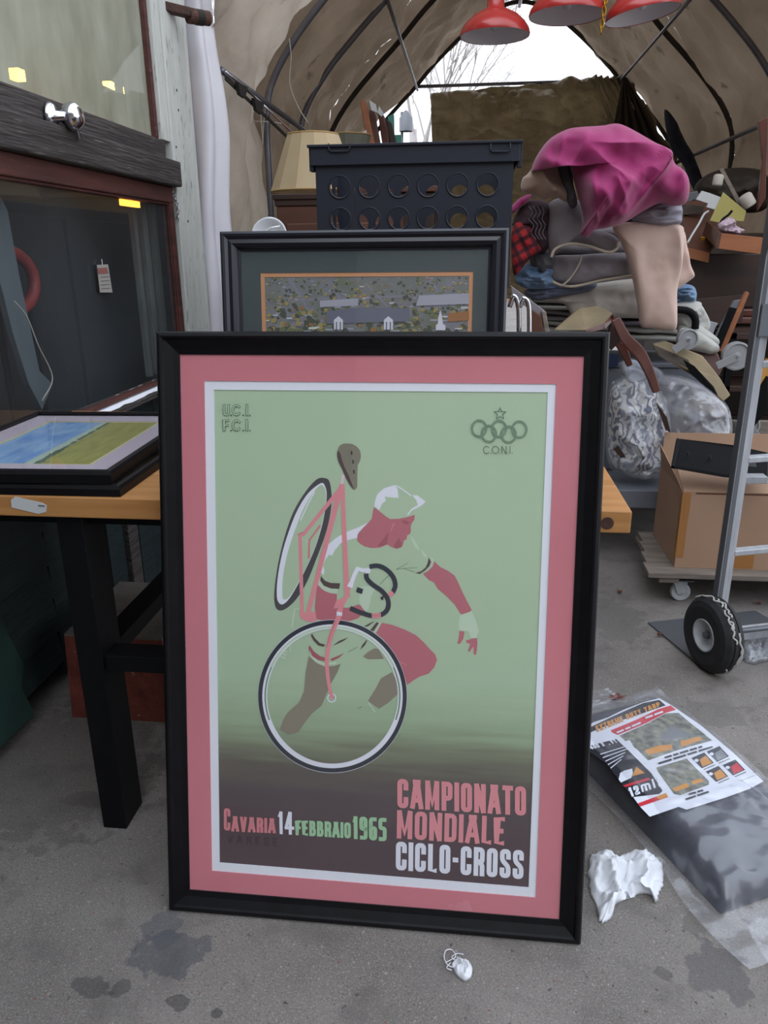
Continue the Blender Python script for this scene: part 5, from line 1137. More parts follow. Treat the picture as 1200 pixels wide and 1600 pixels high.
def plaid():
    m = bpy.data.materials.new('red_plaid'); m.use_nodes = True; n = m.node_tree; N = n.nodes.new; L = n.links.new; b = n.nodes['Principled BSDF']; b.inputs['Roughness'].default_value = .9
    t = N('ShaderNodeTexCoord'); mp = N('ShaderNodeMapping'); mp.inputs['Rotation'].default_value = (0, .5, 0); L(t.outputs['Object'], mp.inputs[0]); s = N('ShaderNodeSeparateXYZ'); L(mp.outputs[0], s.inputs[0]); prev = None
    col = None
    for ax in (0, 2):
        a = N('ShaderNodeMath'); a.operation = 'MULTIPLY'; a.inputs[1].default_value = 150; L(s.outputs[ax], a.inputs[0]); c = N('ShaderNodeMath'); c.operation = 'SINE'; L(a.outputs[0], c.inputs[0])
        g = N('ShaderNodeMath'); g.operation = 'GREATER_THAN'; g.inputs[1].default_value = .35; L(c.outputs[0], g.inputs[0])
        x = N('ShaderNodeMix'); x.data_type = 'RGBA'; h_ = N('ShaderNodeMath'); h_.operation = 'MULTIPLY'; h_.inputs[1].default_value = .75; L(g.outputs[0], h_.inputs[0]); L(h_.outputs[0], x.inputs[0])
        if col is None: x.inputs[6].default_value = lin('#9a1d24')
        else: L(col, x.inputs[6])
        x.inputs[7].default_value = lin('#15141c'); col = x.outputs[2]
    L(col, b.inputs['Base Color']); return m
cloth('plaid_shirt', [(800, 358), (812, 346), (826, 352), (838, 375), (846, 392), (830, 402), (815, 420), (803, 430), (799, 400)], 3.54, .05, plaid(), 'red and black plaid shirt at the left edge of the pile', 'shirt', seed=19, freq=9, amp=.010)
cloth('blanket', [(1035, 360), (1066, 358), (1073, 385), (1078, 412), (1085, 430), (1078, 438), (1058, 452), (1046, 456), (1036, 420)], 3.56, .04, M['peach'], 'folded-back corner of the peach blanket showing at its right edge', seed=22, freq=6, amp=.008, power=5)
cloth('blanket', [(958, 352), (1000, 346), (1040, 347), (1064, 352), (1069, 362), (1068, 390), (1063, 425), (1058, 452), (1058, 490), (1056, 514), (1040, 517), (1018, 513), (1001, 509), (996, 480), (990, 445), (980, 405), (968, 375)], 3.50, .045, M['peach'], 'peach blanket hanging down the front of the pile', seed=23, freq=4, amp=.016, centre=(1025, 425), power=5, warp=.06, folds=((.15, 5, 1.2, .8), (.9, 4, 1.5, .4)))
cloth('towel', [(985, 338), (1010, 318), (1040, 306), (1060, 312), (1066, 330), (1062, 350), (1040, 354), (1000, 350)], 3.52, .08, M['lilac'], 'rolled lilac-grey towel under the right side of the magenta cloth', 'towel', seed=25, freq=9, amp=.016, aniso=(.6, 1, 2.5))
cloth('scarf', [(858, 228), (870, 220), (884, 228), (892, 250), (896, 290), (902, 318), (892, 325), (880, 300), (872, 270), (862, 245)], 3.45, .05, M['greyd'], 'dark grey cloth strip hanging left of the magenta cloth', 'cloth', seed=27, freq=8, amp=.010)
cloth('fleece', [(816, 280), (826, 270), (845, 245), (858, 238), (870, 250), (878, 275), (890, 308), (884, 316), (868, 308), (850, 312), (832, 304), (815, 298)], 3.47, .07, M['beige'], 'beige fleece with folds at the upper left of the pile', 'fleece', seed=29, freq=7, amp=.024, folds=((.6, 9, 3, 1), (1.4, 8, 3, .8)), warp=.05)
cloth('magenta_cloth', [(905, 366), (912, 345), (904, 310), (893, 270), (884, 240), (868, 228), (850, 240), (838, 262), (830, 268), (838, 245), (858, 218), (885, 203), (910, 199), (940, 197), (962, 194), (985, 203), (1010, 218), (1038, 236), (1052, 258), (1068, 275), (1074, 300), (1070, 318), (1052, 322), (1030, 318), (1005, 330), (975, 348), (950, 356), (928, 360), (918, 370)], 3.42, .17, M['magenta'], 'magenta cotton cloth crumpled over the top of the pile', 'cloth', seed=31, freq=5.2, amp=.042, centre=(962, 262), aniso=(1, 1, 1), k=5, rings=90, warp=.10, power=3.2, folds=((.25, 6.5, 1.6, 1.), (-.55, 5., 1.5, .9), (1.2, 7, 2.4, .6), (-.2, 12, 3.5, .45), (.7, 13, 4, .4)))
cloth('magenta_cloth', [(800, 322), (815, 308), (830, 304), (824, 316), (812, 325), (800, 334)], 3.55, .04, M['magenta'], 'end of a magenta cloth poking out at the left under the fleece', 'cloth', seed=33, freq=8, amp=.008)
# inner support so that nothing hangs in the air
folded('folded_pad', ((862, 470), (1050, 470), 120), 3.80, .36, M['greyq'], 'thick grey pads inside the pile under the magenta cloth', 5)

# chair frame, boards, upturned dollies
o = thing('upturned_chair', 'upturned wooden chair with a yellowed seat and curved brown leg over the pile', 'chair', atY(950, 560, 3.4))
q = slab([(866, 516), (905, 482), (935, 478), (958, 490), (944, 506), (915, 516)], [3.32, 3.42, 3.44, 3.40, 3.32, 3.28], .03); q.build('seat', M['oldboard'], o, bevel=.006)
q = slab([(944, 506), (958, 490), (962, 496), (946, 514), (918, 520), (915, 516)], [3.315, 3.395, 3.385, 3.305, 3.275, 3.275], .03); q.build('seat_edge', M['brownwood'], o)
def curved_leg(pts, Y, w_):
    P_ = smooth_open([atY(x, y, Yi) for (x, y), Yi in zip(pts, Y)], 5); q = MB(); n = len(P_); vs = []
    for i, p_ in enumerate(P_):
        d = (P_[min(i+1, n-1)]-P_[max(i-1, 0)]).normalized(); s_ = V((d.z, 0, -d.x)).normalized(); ww = w_*(1.15-.35*abs(2*i/(n-1)-.85))
        vs += [p_-s_*ww/2, p_+s_*ww/2, p_+s_*ww/2+V((0, .03, 0)), p_-s_*ww/2+V((0, .03, 0))]
    fs = [(i*4+k, i*4+(k+1) % 4, i*4+4+(k+1) % 4, i*4+4+k) for i in range(n-1) for k in range(4)]+[(3, 2, 1, 0), tuple((n-1)*4+k for k in range(4))]
    q.add(vs, fs); return q
curved_leg([(962, 498), (978, 528), (1000, 552), (1015, 580), (1027, 613)], [3.28, 3.26, 3.24, 3.22, 3.2], .042).build('leg', M['brownwood'], o, bevel=.004)
curved_leg([(966, 536), (976, 550), (985, 572)], [3.36, 3.36, 3.36], .03).build('leg', M['brownwood'], o, bevel=.003)
q = slab([(958, 492), (966, 500), (975, 528), (955, 548), (948, 530)], 3.36, .03); q.build('rail', M['darkwood'], o, bevel=.003)
def caster(root, px, py, Y, rpx, yaw, arm):
    c_ = atY(px, py, Y); R = (atY(px+rpx, py, Y)-c_).length; Mx = Matrix.Translation(c_) @ Matrix.Rotation(yaw, 4, 'Z') @ Matrix.Rotation(math.pi/2, 4, 'X')
    q = MB(); q.lathe([(0, -.011), (R*.25, -.013), (R*.3, -.008), (R*.82, -.008), (R*.86, -.014), (R, -.012), (R, .012), (R*.86, .014), (R*.82, .008), (R*.3, .008), (0, .012)], 36, Mx); q.build('caster_wheel', M['grey_plastic'], root, smooth=False)
    e_ = atY(*arm, Y-.02); q = MB(); q.bar(c_+V((0, -.022, 0)), e_, .035, .004, up=(0, 1, 0)); q.build('caster_fork', M['grey_plastic'], root, bevel=.002)
    q = MB(); q.tube([c_+V((0, -.03, 0)), c_+V((0, .02, 0))], .006, 10); q.build('axle', M['steel'], root)
def tipped_dolly(label, board, Y, th, m, casters):
    o = thing('furniture_dolly', label, 'dolly', atY(*board[0], Y[0] if isinstance(Y, list) else Y)); slab(board, Y, th).build('board', m, o, bevel=.006)
    for c_ in casters: caster(o, *c_)
    return o
tipped_dolly('tipped dolly with a worn edged board and grey caster above the clothes bags', [(1020, 538), (1040, 533), (1098, 556), (1125, 590), (1142, 618), (1130, 628), (1100, 600), (1075, 580), (1030, 556)], [3.5, 3.52, 3.5, 3.46, 3.42, 3.40, 3.42, 3.44, 3.48], .03, M['oldboard'], [(1074, 530, 3.46, 17, .15, (1052, 548))])
q = slab([(1068, 562), (1085, 572), (1115, 604), (1122, 618), (1104, 606), (1080, 585)], [3.43, 3.42, 3.40, 3.39, 3.40, 3.42], .012); q.build('felt_lining', M['black_metal'], last('furniture_dolly'))
q = slab([(1020, 538), (1075, 562), (1090, 590), (1060, 575), (1030, 556)], [3.485, 3.46, 3.44, 3.45, 3.47], .01); q.build('leather_cover', M['leather'], last('furniture_dolly'))
tipped_dolly('upended dolly with a pinkish board and a large grey caster behind the hand truck', [(1098, 556), (1122, 552), (1130, 575), (1124, 588), (1112, 580)], 3.6, .03, mat('pinkish_board', '#8d7370', .9), [(1150, 556, 3.55, 23, .1, (1120, 572))])
o = thing('furniture_dolly', 'dolly stood on edge behind the cardboard box with one caster showing beside the rail', 'dolly', (1.4, 3.8, .0))
pc = atY(1170, 665, 3.75)
caster(o, 1168, 665, 3.75, 19, .1, (1185, 685)); q = MB(); q.box((1.27, 3.79, .001), (1.56, 3.82, .62)); q.build('board', M['board'], o, bevel=.004)
MB().tube(smooth_open([atY(x, y, 3.6) for x, y in ((1015, 487), (1050, 484), (1075, 486), (1086, 498), (1086, 514))], 5), .016, 12).build('tube_handle', M['black_metal'], None, loc=atY(1080, 510, 3.6), smooth=True)
tag(last('tube_handle'), 'black bent tube handle sticking out of the pile beside the peach blanket', 'handle')
# chrome chair at the left of the pile
o = thing('chrome_chair', 'chrome tube chair with a brown panel seen just right of the framed photograph', 'chair', (.32, 3.1, 0))
for pts in (((796, 480), (803, 462), (810, 480), (811, 520)), ((812, 480), (818, 466), (826, 478), (827, 530))): pxtube([(x, y) for x, y in pts], 3.0, .009, 10).build('tube_leg', M['steel'], o, smooth=True)
slab([(798, 446), (806, 452), (852, 486), (846, 494), (800, 466)], 3.08, .02).build('arm_board', M['greyq'], o, bevel=.003)
slab([(826, 480), (846, 494), (850, 525), (830, 525)], 3.06, .02).build('side_panel', M['midwood'], o, bevel=.003)
slab([(846, 486), (853, 486), (860, 525), (852, 525)], 3.06, .02).build('side_post', M['board'], o, bevel=.003)
for x in (.2, .42):
    q = MB(); q.tube([(x, 3.05, 0), (x, 3.05, 1.1)], .010, 10); q.build('tube_leg', M['steel'], o, smooth=True)

# ---- clear bags of printed clothes
M['print_cloth'] = None
def patt():
    m = bpy.data.materials.new('white_and_navy_print'); m.use_nodes = True; n = m.node_tree; N = n.nodes.new; L = n.links.new; b = n.nodes['Principled BSDF']; b.inputs['Roughness'].default_value = .85
    t = N('ShaderNodeTexCoord'); w_ = N('ShaderNodeTexWave'); w_.inputs['Scale'].default_value = 4; w_.inputs['Distortion'].default_value = 11; w_.inputs['Detail'].default_value = 3; w_.inputs['Detail Scale'].default_value = 2.2
    L(t.outputs['Object'], w_.inputs[0]); r = N('ShaderNodeValToRGB'); r.color_ramp.elements[0].position = .10; r.color_ramp.elements[0].color = lin('#7a8094'); r.color_ramp.elements[1].position = .20; r.color_ramp.elements[1].color = lin('#dcd9d6')
    e = r.color_ramp.elements.new(.85); e.color = lin('#dedcdc'); e = r.color_ramp.elements.new(.97); e.color = lin('#77798a'); L(w_.outputs[0], r.inputs[0]); L(r.outputs[0], b.inputs['Base Color']); return m
M['print_cloth'] = patt(); M['clear_bag'] = clear('clear_plastic_bag', rough=.12, dirt=.34, dirtcol='#dfe3ea', dscale=7, ior=1.9, bump=1.0, bsc=11, lo=.45, hi=.7, graze=.8)
def bag(label, pts, Y, T, seed, cm, shrink=.93):
    cx_ = sum(x for x, y in pts)/len(pts); cy_ = sum(y for x, y in pts)/len(pts); L = atY(cx_, max(y for x, y in pts), Y)
    o = thing('clothes_bag', label, 'bag', L)
    inner = [(cx_+(x-cx_)*shrink, cy_+(y-cy_)*shrink) for x, y in pts]
    blob(inner, Y, T*.85, .03, 7, seed, rings=30).build('clothes', cm, o, smooth=True)
    blob(pts, Y, T+.02, .035, 6, seed+5, rings=34, back=.6).build('plastic_film', M['clear_bag'], o, smooth=True); return o
bag('clear plastic bag of white and navy printed clothes beside the poster frame', [(950, 610), (968, 590), (1000, 580), (1030, 605), (1045, 650), (1048, 700), (1042, 735), (1010, 748), (975, 742), (950, 725), (946, 670)], 3.64, .12, 41, M['print_cloth'])
bag('second clear plastic bag of pale clothes behind the cardboard box', [(1012, 590), (1050, 585), (1095, 600), (1130, 625), (1142, 650), (1138, 690), (1090, 700), (1040, 690), (1020, 640)], 3.72, .10, 47, mat('pale_clothes', '#c3bdb8', .9, col2='#aeb0bc', scale=12))
bag('small knotted clear plastic bag top against the pile', [(968, 568), (985, 560), (1010, 568), (1035, 580), (1030, 602), (1000, 606), (976, 596)], 3.66, .06, 53, mat('bluish_clothes', '#b2b8c6', .9, col2='#b9bdc8', scale=12))
o = slab([(946, 552), (966, 555), (966, 572), (946, 575)], 3.83, .02).build('blue_folder', mat('blue_plastic', '#23304f', .5), loc=atY(955, 575, 3.83)); tag(o, 'dark blue folder edge beside the poster frame corner', 'folder')
o = slab([(1025, 628), (1042, 652), (1048, 676), (1040, 672)], 3.44, .006).build('dark_card', M['darkwood'], loc=atY(1045, 670, 3.44)); tag(o, 'dark card wedged between the two clothes bags', 'card')
o = slab([(958, 702), (966, 696), (978, 714), (970, 716)], 3.50, .006).build('dark_card', M['darkwood'], loc=atY(970, 712, 3.42)); tag(o, 'small dark card lying on the printed clothes bag', 'card')

# ================================================================== CARDBOARD BOX ON A PALLET DOLLY
zb = .165; by0 = 3.045; by1 = 3.44; bx0, bx1 = .868, 1.62; bz = .478
o = thing('wooden_dolly', 'worn wooden board dolly with casters under the cardboard box', 'dolly', (1.2, 3.3, 0))
for k in range(4):
    ya_ = 2.985+k*.125; q = MB(); q.box((.752+.018*k, ya_, .128), (1.7, ya_+.118, .152)); q.build('plank', M['board'], o, bevel=.003)
for x in (.80, 1.6): q = MB(); q.box((x, 2.995, .104), (x+.08, 3.485, .1275)); q.build('cross_plank', M['board'], o, bevel=.003)
for x, y in ((.90, 3.06), (1.55, 3.06), (.90, 3.43), (1.55, 3.43)):
    q = MB(); q.box((x-.05, y-.035, .098), (x+.05, y+.035, .104)); q.build('caster_plate', M['alu_dark'], o)
    q = MB(); q.prism([(x-.03, y-.018, .098), (x+.03, y-.018, .098), (x+.025, y-.018, .04), (x-.005, y-.018, .034)], (0, .003, 0)); q.prism([(x-.03, y+.015, .098), (x+.03, y+.015, .098), (x+.025, y+.015, .04), (x-.005, y+.015, .034)], (0, .003, 0)); q.build('caster_fork', M['hub'], o)
    q = MB(); q.lathe([(0, -.014), (.014, -.014), (.018, -.010), (.036, -.012), (.040, -.008), (.040, .008), (.036, .012), (.018, .010), (0, .014)], 24, Matrix.Translation((x+.008, y, .0405)) @ Matrix.Rotation(math.pi/2, 4, 'X')); q.build('caster_wheel', M['hub'], o)
o = thing('cardboard_box', 'large taped cardboard box with open flaps on the wooden dolly', 'box', (1.24, 3.3, .153))
q = MB(); t_ = .005
q.box((bx0, by0, .153), (bx1, by0+t_, bz)); q.build('front_side', M['cardboard'], o)
q = MB(); q.box((bx0, by1-t_, .153), (bx1, by1, bz)); q.build('back_side', M['cardboard'], o)
q = MB(); q.box((bx0, by0+t_, .153), (bx0+t_, by1-t_, bz)); q.build('left_side', M['cardboard'], o)
q = MB(); q.box((bx1-t_, by0+t_, .153), (bx1, by1-t_, bz)); q.build('right_side', M['cardboard'], o)
q = MB(); q.box((bx0+t_, by0+t_, .153), (bx1-t_, by1-t_, .16)); q.build('bottom', M['cardboard'], o)
q = MB(); q.prism([(bx0+.002, by0+.003, bz+.001), (bx1, by0+.003, bz+.001), (bx1, by0+.23, bz+.035), (bx0+.03, by0+.23, bz+.035)], (0, 0, .004)); q.build('front_flap', M['cardboard'], o)
q = MB(); q.prism([(bx0+.002, by1-.004, bz+.001), (bx1, by1-.004, bz+.001), (bx1, by1+.03, bz+.15), (bx0+.01, by1+.03, bz+.15)], (0, .004, 0)); q.build('back_flap', M['cardboard'], o)
q = MB(); q.prism([(bx0+.001, by0+.02, bz+.001), (bx0+.001, by1-.01, bz+.001), (bx0-.02, by1-.03, bz+.11), (bx0-.012, by0+.13, bz+.05)], (.004, 0, 0)); q.build('left_flap', M['cardboard'], o)
for a_, b_ in (((bx0-.0012, by0-.0012, .2), (bx0+.03, by0-.0002, bz)), ((bx0+.012, by0-.0018, bz-.11), (bx0+.032, by0-.0013, bz-.002)), ((bx0-.0014, by0-.0004, .2), (bx0-.0002, by0+.03, bz)), ((bx0+.23, by0-.0014, .16), (bx0+.31, by0-.0004, .235))):
    q = MB(); q.box(a_, b_); q.build('tape', M['tape'], o)
q = MB(); q.box((bx0+.05, by0-.0012, bz-.004), (bx0+.35, by0-.0002, bz+.0015)); q.build('flap_crease', M['midwood'], o)
# black metal trays resting on the flap
o = thing('metal_tray', 'black metal tray lying across the open cardboard box', 'tray', atY(1090, 745, 3.0))
P_ = [(1062, 690), (1145, 700), (1200, 712), (1200, 752), (1130, 746), (1050, 732)]; slab(P_, [3.16, 3.15, 3.14, 3.02, 3.02, 3.04], .012, (0, .006, .012)).build('base', M['black_metal'], o, bevel=.002)
slab([(1056, 688), (1063, 690), (1053, 733), (1048, 731)], [3.15, 3.15, 3.02, 3.02], .01, (0, -.01, .012)).build('lip', M['black_metal'], o)
for (x, y) in ((1074, 710), (1108, 716)):
    q = MB(); c_ = atY(x, y, 3.09); q.lathe([(0, 0), (.005, 0), (.005, .012), (0, .012)], 10, Matrix.Translation(c_+V((0, -.012, 0)))); q.build('screw_hole', M['rubber'], o)
o = thing('metal_bracket', 'galvanised steel bracket beside the hand truck rail on the box', 'bracket', atY(1165, 740, 2.9))
slab([(1158, 712), (1180, 718), (1182, 730), (1160, 728)], 2.92, .02).build('clip', M['alu_dark'], o, bevel=.002)
slab([(1152, 735), (1168, 745), (1200, 745), (1200, 756), (1168, 757), (1152, 748)], 2.92, .05).build('bar', M['alu'], o, bevel=.003)

# ================================================================== HAND TRUCK
ht = thing('hand_truck', 'aluminium hand truck with a black tyre standing at the right', 'hand truck', (.95, 2.6, 0))
ax = V((math.cos(math.radians(18)), math.sin(math.radians(18)), 0)); fwd = V((-ax.y, ax.x, 0))   # axle direction, toe-plate direction
WC = V((.866, 2.49, .135)); R90 = Matrix.Rotation(math.radians(18), 4, 'Z') @ Matrix.Rotation(math.pi/2, 4, 'Y')
TH = .082
def wheel(c_, nm='tyre'):
    Mx = Matrix.Translation(c_) @ R90
    h_ = TH/2
    q = MB(); q.lathe([(.055, -h_+.006), (.10, -h_), (.120, -h_+.006), (.132, -h_+.020), (.135, -.012), (.131, -.011), (.131, -.008), (.135, -.007), (.135, .007), (.131, .008), (.131, .011), (.135, .012), (.132, h_-.020), (.120, h_-.006), (.10, h_), (.055, h_-.006)], 64, Mx)
    t_ = q.build('tyre', M['rubber'], ht, smooth=False)
    q = MB(); q.lathe([(.0, -.012), (.018, -.014), (.02, -.022), (.03, -.012), (.047, -.018), (.052, -h_+.004), (.058, -h_+.002), (.058, h_-.002), (.0, h_-.002)], 40, Mx); q.build('hub', M['hub'], ht, smooth=True)
    q = MB(); q.lathe([(0, -.032), (.012, -.032), (.012, .06), (0, .06)], 16, Mx); q.build('axle_end', M['alu_dark'], ht)
    return t_
ty = wheel(WC)
random.seed(9)
for s_ in range(7):     # dried white sealant strings on the tread
    pts = []; t0 = random.uniform(-2.9, -2.2)+s_*.45; wv = random.uniform(-.02, .024)
    for k in range(9):
        t = math.radians(-100+s_*28+k*6); r_ = .1362; a_ = wv+random.uniform(-.008, .008)
        pts.append(WC+ax*a_+fwd*(-math.cos(t)*r_)+V((0, 0, math.sin(t+.5)*r_)))
    pts = [WC+(p_-WC).normalized()*math.sqrt(.1362**2+((p_-WC).dot(ax))**2) for p_ in pts]
    MB().tube(smooth_open(pts, 3), .0034, 5).build('dried_sealant', M['mud'], ty, smooth=True)
wheel(WC+ax*.42)
q = MB(); q.tube([WC+ax*.05, WC+ax*.40], .009, 12); q.build('axle', M['alu_dark'], ht, smooth=True)
base = WC+ax*.075+fwd*.085
for k, dx_ in enumerate((0, .27)):
    f0 = base+ax*dx_; f0 = V((f0.x, f0.y, .06)); f1 = f0+V((.0, 0, 1.56))
    q = MB(); q.bar(f0, f1, .046, .030, up=fwd); r_ = q.build('rail', M['alu'], ht, bevel=.003)
    q = MB(); q.bar(f0+fwd*-.0155-ax*.013+V((0, 0, .02)), f1+fwd*-.0155-ax*.013, .014, .002, up=fwd); q.build('rail_groove', M['alu_dark'], r_)
    q = MB(); q.bar(f0-ax*.0235+V((0, 0, .0)), f1-ax*.0235, .002, .026, up=fwd); q.build('rail_side', M['alu_dark'], r_)
for z_ in (.40, .735, 1.05):
    q = MB(); a_ = base+ax*.018; q.bar(V((a_.x, a_.y, z_)), V((a_.x, a_.y, z_))+ax*.234, .02, .034, up=fwd); q.build('rung', M['alu'], ht, bevel=.003)
# bracket plates and loop handle near the top
a_ = base-fwd*.022
q = MB(); q.prism([V((a_.x, a_.y, 0))+ax*x+V((0, 0, z_)) for x, z_ in ((-.03, 1.40), (-.034, 1.43), (-.034, 1.56), (-.0, 1.57), (.06, 1.57), (.06, 1.39), (0, 1.385))], -fwd*.006); q.build('top_plate', M['plate'], ht, bevel=.002)
for x, z_ in ((.01, 1.52), (.01, 1.43), (.045, 1.56)):
    q = MB(); c_ = V((a_.x, a_.y, z_))+ax*x-fwd*.010; q.lathe([(0, -.004), (.006, -.003), (.006, .004), (0, .004)], 10, Matrix.Translation(c_) @ Matrix.Rotation(math.radians(18), 4, 'Z') @ Matrix.Rotation(math.pi/2, 4, 'X')); q.build('rivet', M['alu_dark'], ht)
q = MB(); q.prism([V((a_.x, a_.y, 0))+ax*x+V((0, 0, z_)) for x, z_ in ((-.022, 1.14), (-.022, 1.24), (.05, 1.24), (.05, 1.14))], -fwd*.006); q.build('clamp_plate', M['alu_dark'], ht, bevel=.002)
hp = []
for x, z_, f_ in ((.05, 1.22, .01), (.045, 1.26, .03), (.045, 1.34, .06), (.075, 1.38, .07), (.14, 1.38, .07), (.17, 1.33, .07), (.17, 1.15, .07), (.14, 1.06, .06), (.08, 1.06, .04), (.05, 1.12, .02), (.05, 1.16, .01)):
    hp.append(V((a_.x, a_.y, z_))+ax*x-fwd*f_)
MB().tube(smooth_open(hp, 4), .014, 14).build('loop_handle', M['alu'], ht, smooth=True)
# toe plate
tp = V((WC.x, WC.y, 0))+ax*-.025+fwd*.02
P_ = [tp+V((0, 0, .012)), tp+fwd*.34+V((0, 0, .006)), tp+fwd*.34+ax*.48+V((0, 0, .006)), tp+ax*.48+V((0, 0, .012))]
q = MB(); q.prism(P_, (0, 0, -.005)); q.build('toe_plate', M['alu_dark'], ht)
P0 = V((base.x, base.y, 0))-ax*.02-fwd*.0
q = MB(); q.bar(P0+V((0, 0, .075)), P0+ax*.34+V((0, 0, .075)), .012, .055, up=(0, 0, 1)); q.build('axle_bracket', M['alu'], ht, bevel=.002)

# ================================================================== FURNITURE HEAP AT FAR RIGHT
o = thing('dresser', 'dark wooden dresser with mouldings in the heap at the right', 'dresser', (1.6, 4.7, 0))
dz1 = 1.32
q = MB(); q.box((1.08, 4.42, 0), (2.05, 5.0, 1.02)); q.build('body', M['darkwood'], o, bevel=.006)
q = MB(); q.box((1.05, 4.38, 1.021), (2.08, 5.02, 1.06)); q.build('top', M['midwood'], o, bevel=.01)
for k in range(4):
    q = MB(); q.box((1.12, 4.398, .10+k*.225), (2.01, 4.419, .30+k*.225)); d_ = q.build('drawer_front', M['darkwood'], o, bevel=.005)
    for x in (1.35, 1.78): q = MB(); q.lathe([(0, 0), (.012, 0), (.008, .012), (.014, .02), (0, .026)], 14, Matrix.Translation((x, 4.398, .2+k*.225)) @ Matrix.Rotation(math.pi/2, 4, 'X')); q.build('knob', M['gold'], d_, smooth=True)
q = MB(); q.box((1.1, 4.39, 1.0605), (2.0, 4.43, 1.10)); q.build('moulding', M['brownwood'], o, bevel=.008)
# hutch / sloping desk over it
o = thing('sloping_desk', 'brown sloping desk lid behind the pile with a brass lock', 'desk', (1.3, 4.7, 1.061))
P_ = [atY(x, y, Y) for (x, y), Y in zip(((1066, 385), (1108, 395), (1150, 330), (1110, 312), (1070, 308)), (4.45, 4.45, 4.62, 4.72, 4.72))]
q = MB(); q.prism(P_, (0, .03, -.03)); q.build('lid', M['midwood'], o, bevel=.004)
q = MB(); q.box((P_[0].x, 4.5, 1.101), (P_[0].x+.62, 4.95, P_[0].z-.04)); q.build('body', M['darkwood'], o, bevel=.006)
q = MB(); q.prism([P_[0]+V((0, -.01, -.0)), P_[1]+V((0, -.01, 0)), P_[1]+V((0, -.01, -.05)), P_[0]+V((0, -.01, -.05))], (0, .02, 0)); q.build('edge', M['orangewood'], o)
q = MB(); c_ = atY(1098, 373, 4.43); q.box(c_-V((.012, .004, .009)), c_+V((.012, .004, .009))); q.build('lock', M['gold'], o, bevel=.002)
pxtube([(1074, 380), (1082, 366), (1092, 350), (1100, 335), (1107, 330)], [4.36, 4.38, 4.4, 4.42, 4.44], .0055, 8).build('white_cable', M['white_plastic'], None, loc=atY(1082, 366, 4.4), smooth=True)
tag(last('white_cable'), 'white cable lying over the sloping desk lid', 'cable')
# open drawer with tissue, envelope
Yo = 4.2
o = thing('open_drawer', 'orange-brown wooden drawer with its side turned to the view, full of tissue', 'drawer', atY(1150, 395, Yo))
f1, f2, f3, f4 = atY(1124, 364, Yo), atY(1200, 372, Yo), atY(1200, 399, Yo), atY(1119, 388, Yo)
q = MB(); q.prism([f1, f2, f3, f4], (0, .014, 0)); q.build('front_board', M['orangewood'], o, bevel=.002)
b1, b4 = atY(1104, 346, Yo+.32), atY(1098, 366, Yo+.32)
q = MB(); q.prism([f1, f4, b4, b1], (.012, 0, 0)); q.build('side_board', M['midwood'], o)
q = MB(); q.prism([f4+V((.0, .014, .004)), f3+V((0, .014, .004)), f3+V((.0, .33, .08)), b4+V((0, 0, .004))], (0, 0, .008)); q.build('bottom_board', M['midwood'], o)
o2 = blob([(1122, 350), (1130, 342), (1145, 340), (1150, 352), (1162, 360), (1155, 366), (1135, 366), (1124, 362)], Yo+.08, .04, .02, 20, 61).build('tissue_paper', M['tissue_pink'], loc=atY(1140, 366, Yo+.08), smooth=True); tag(o2, 'crumpled pinkish white tissue paper in the open drawer', 'paper')
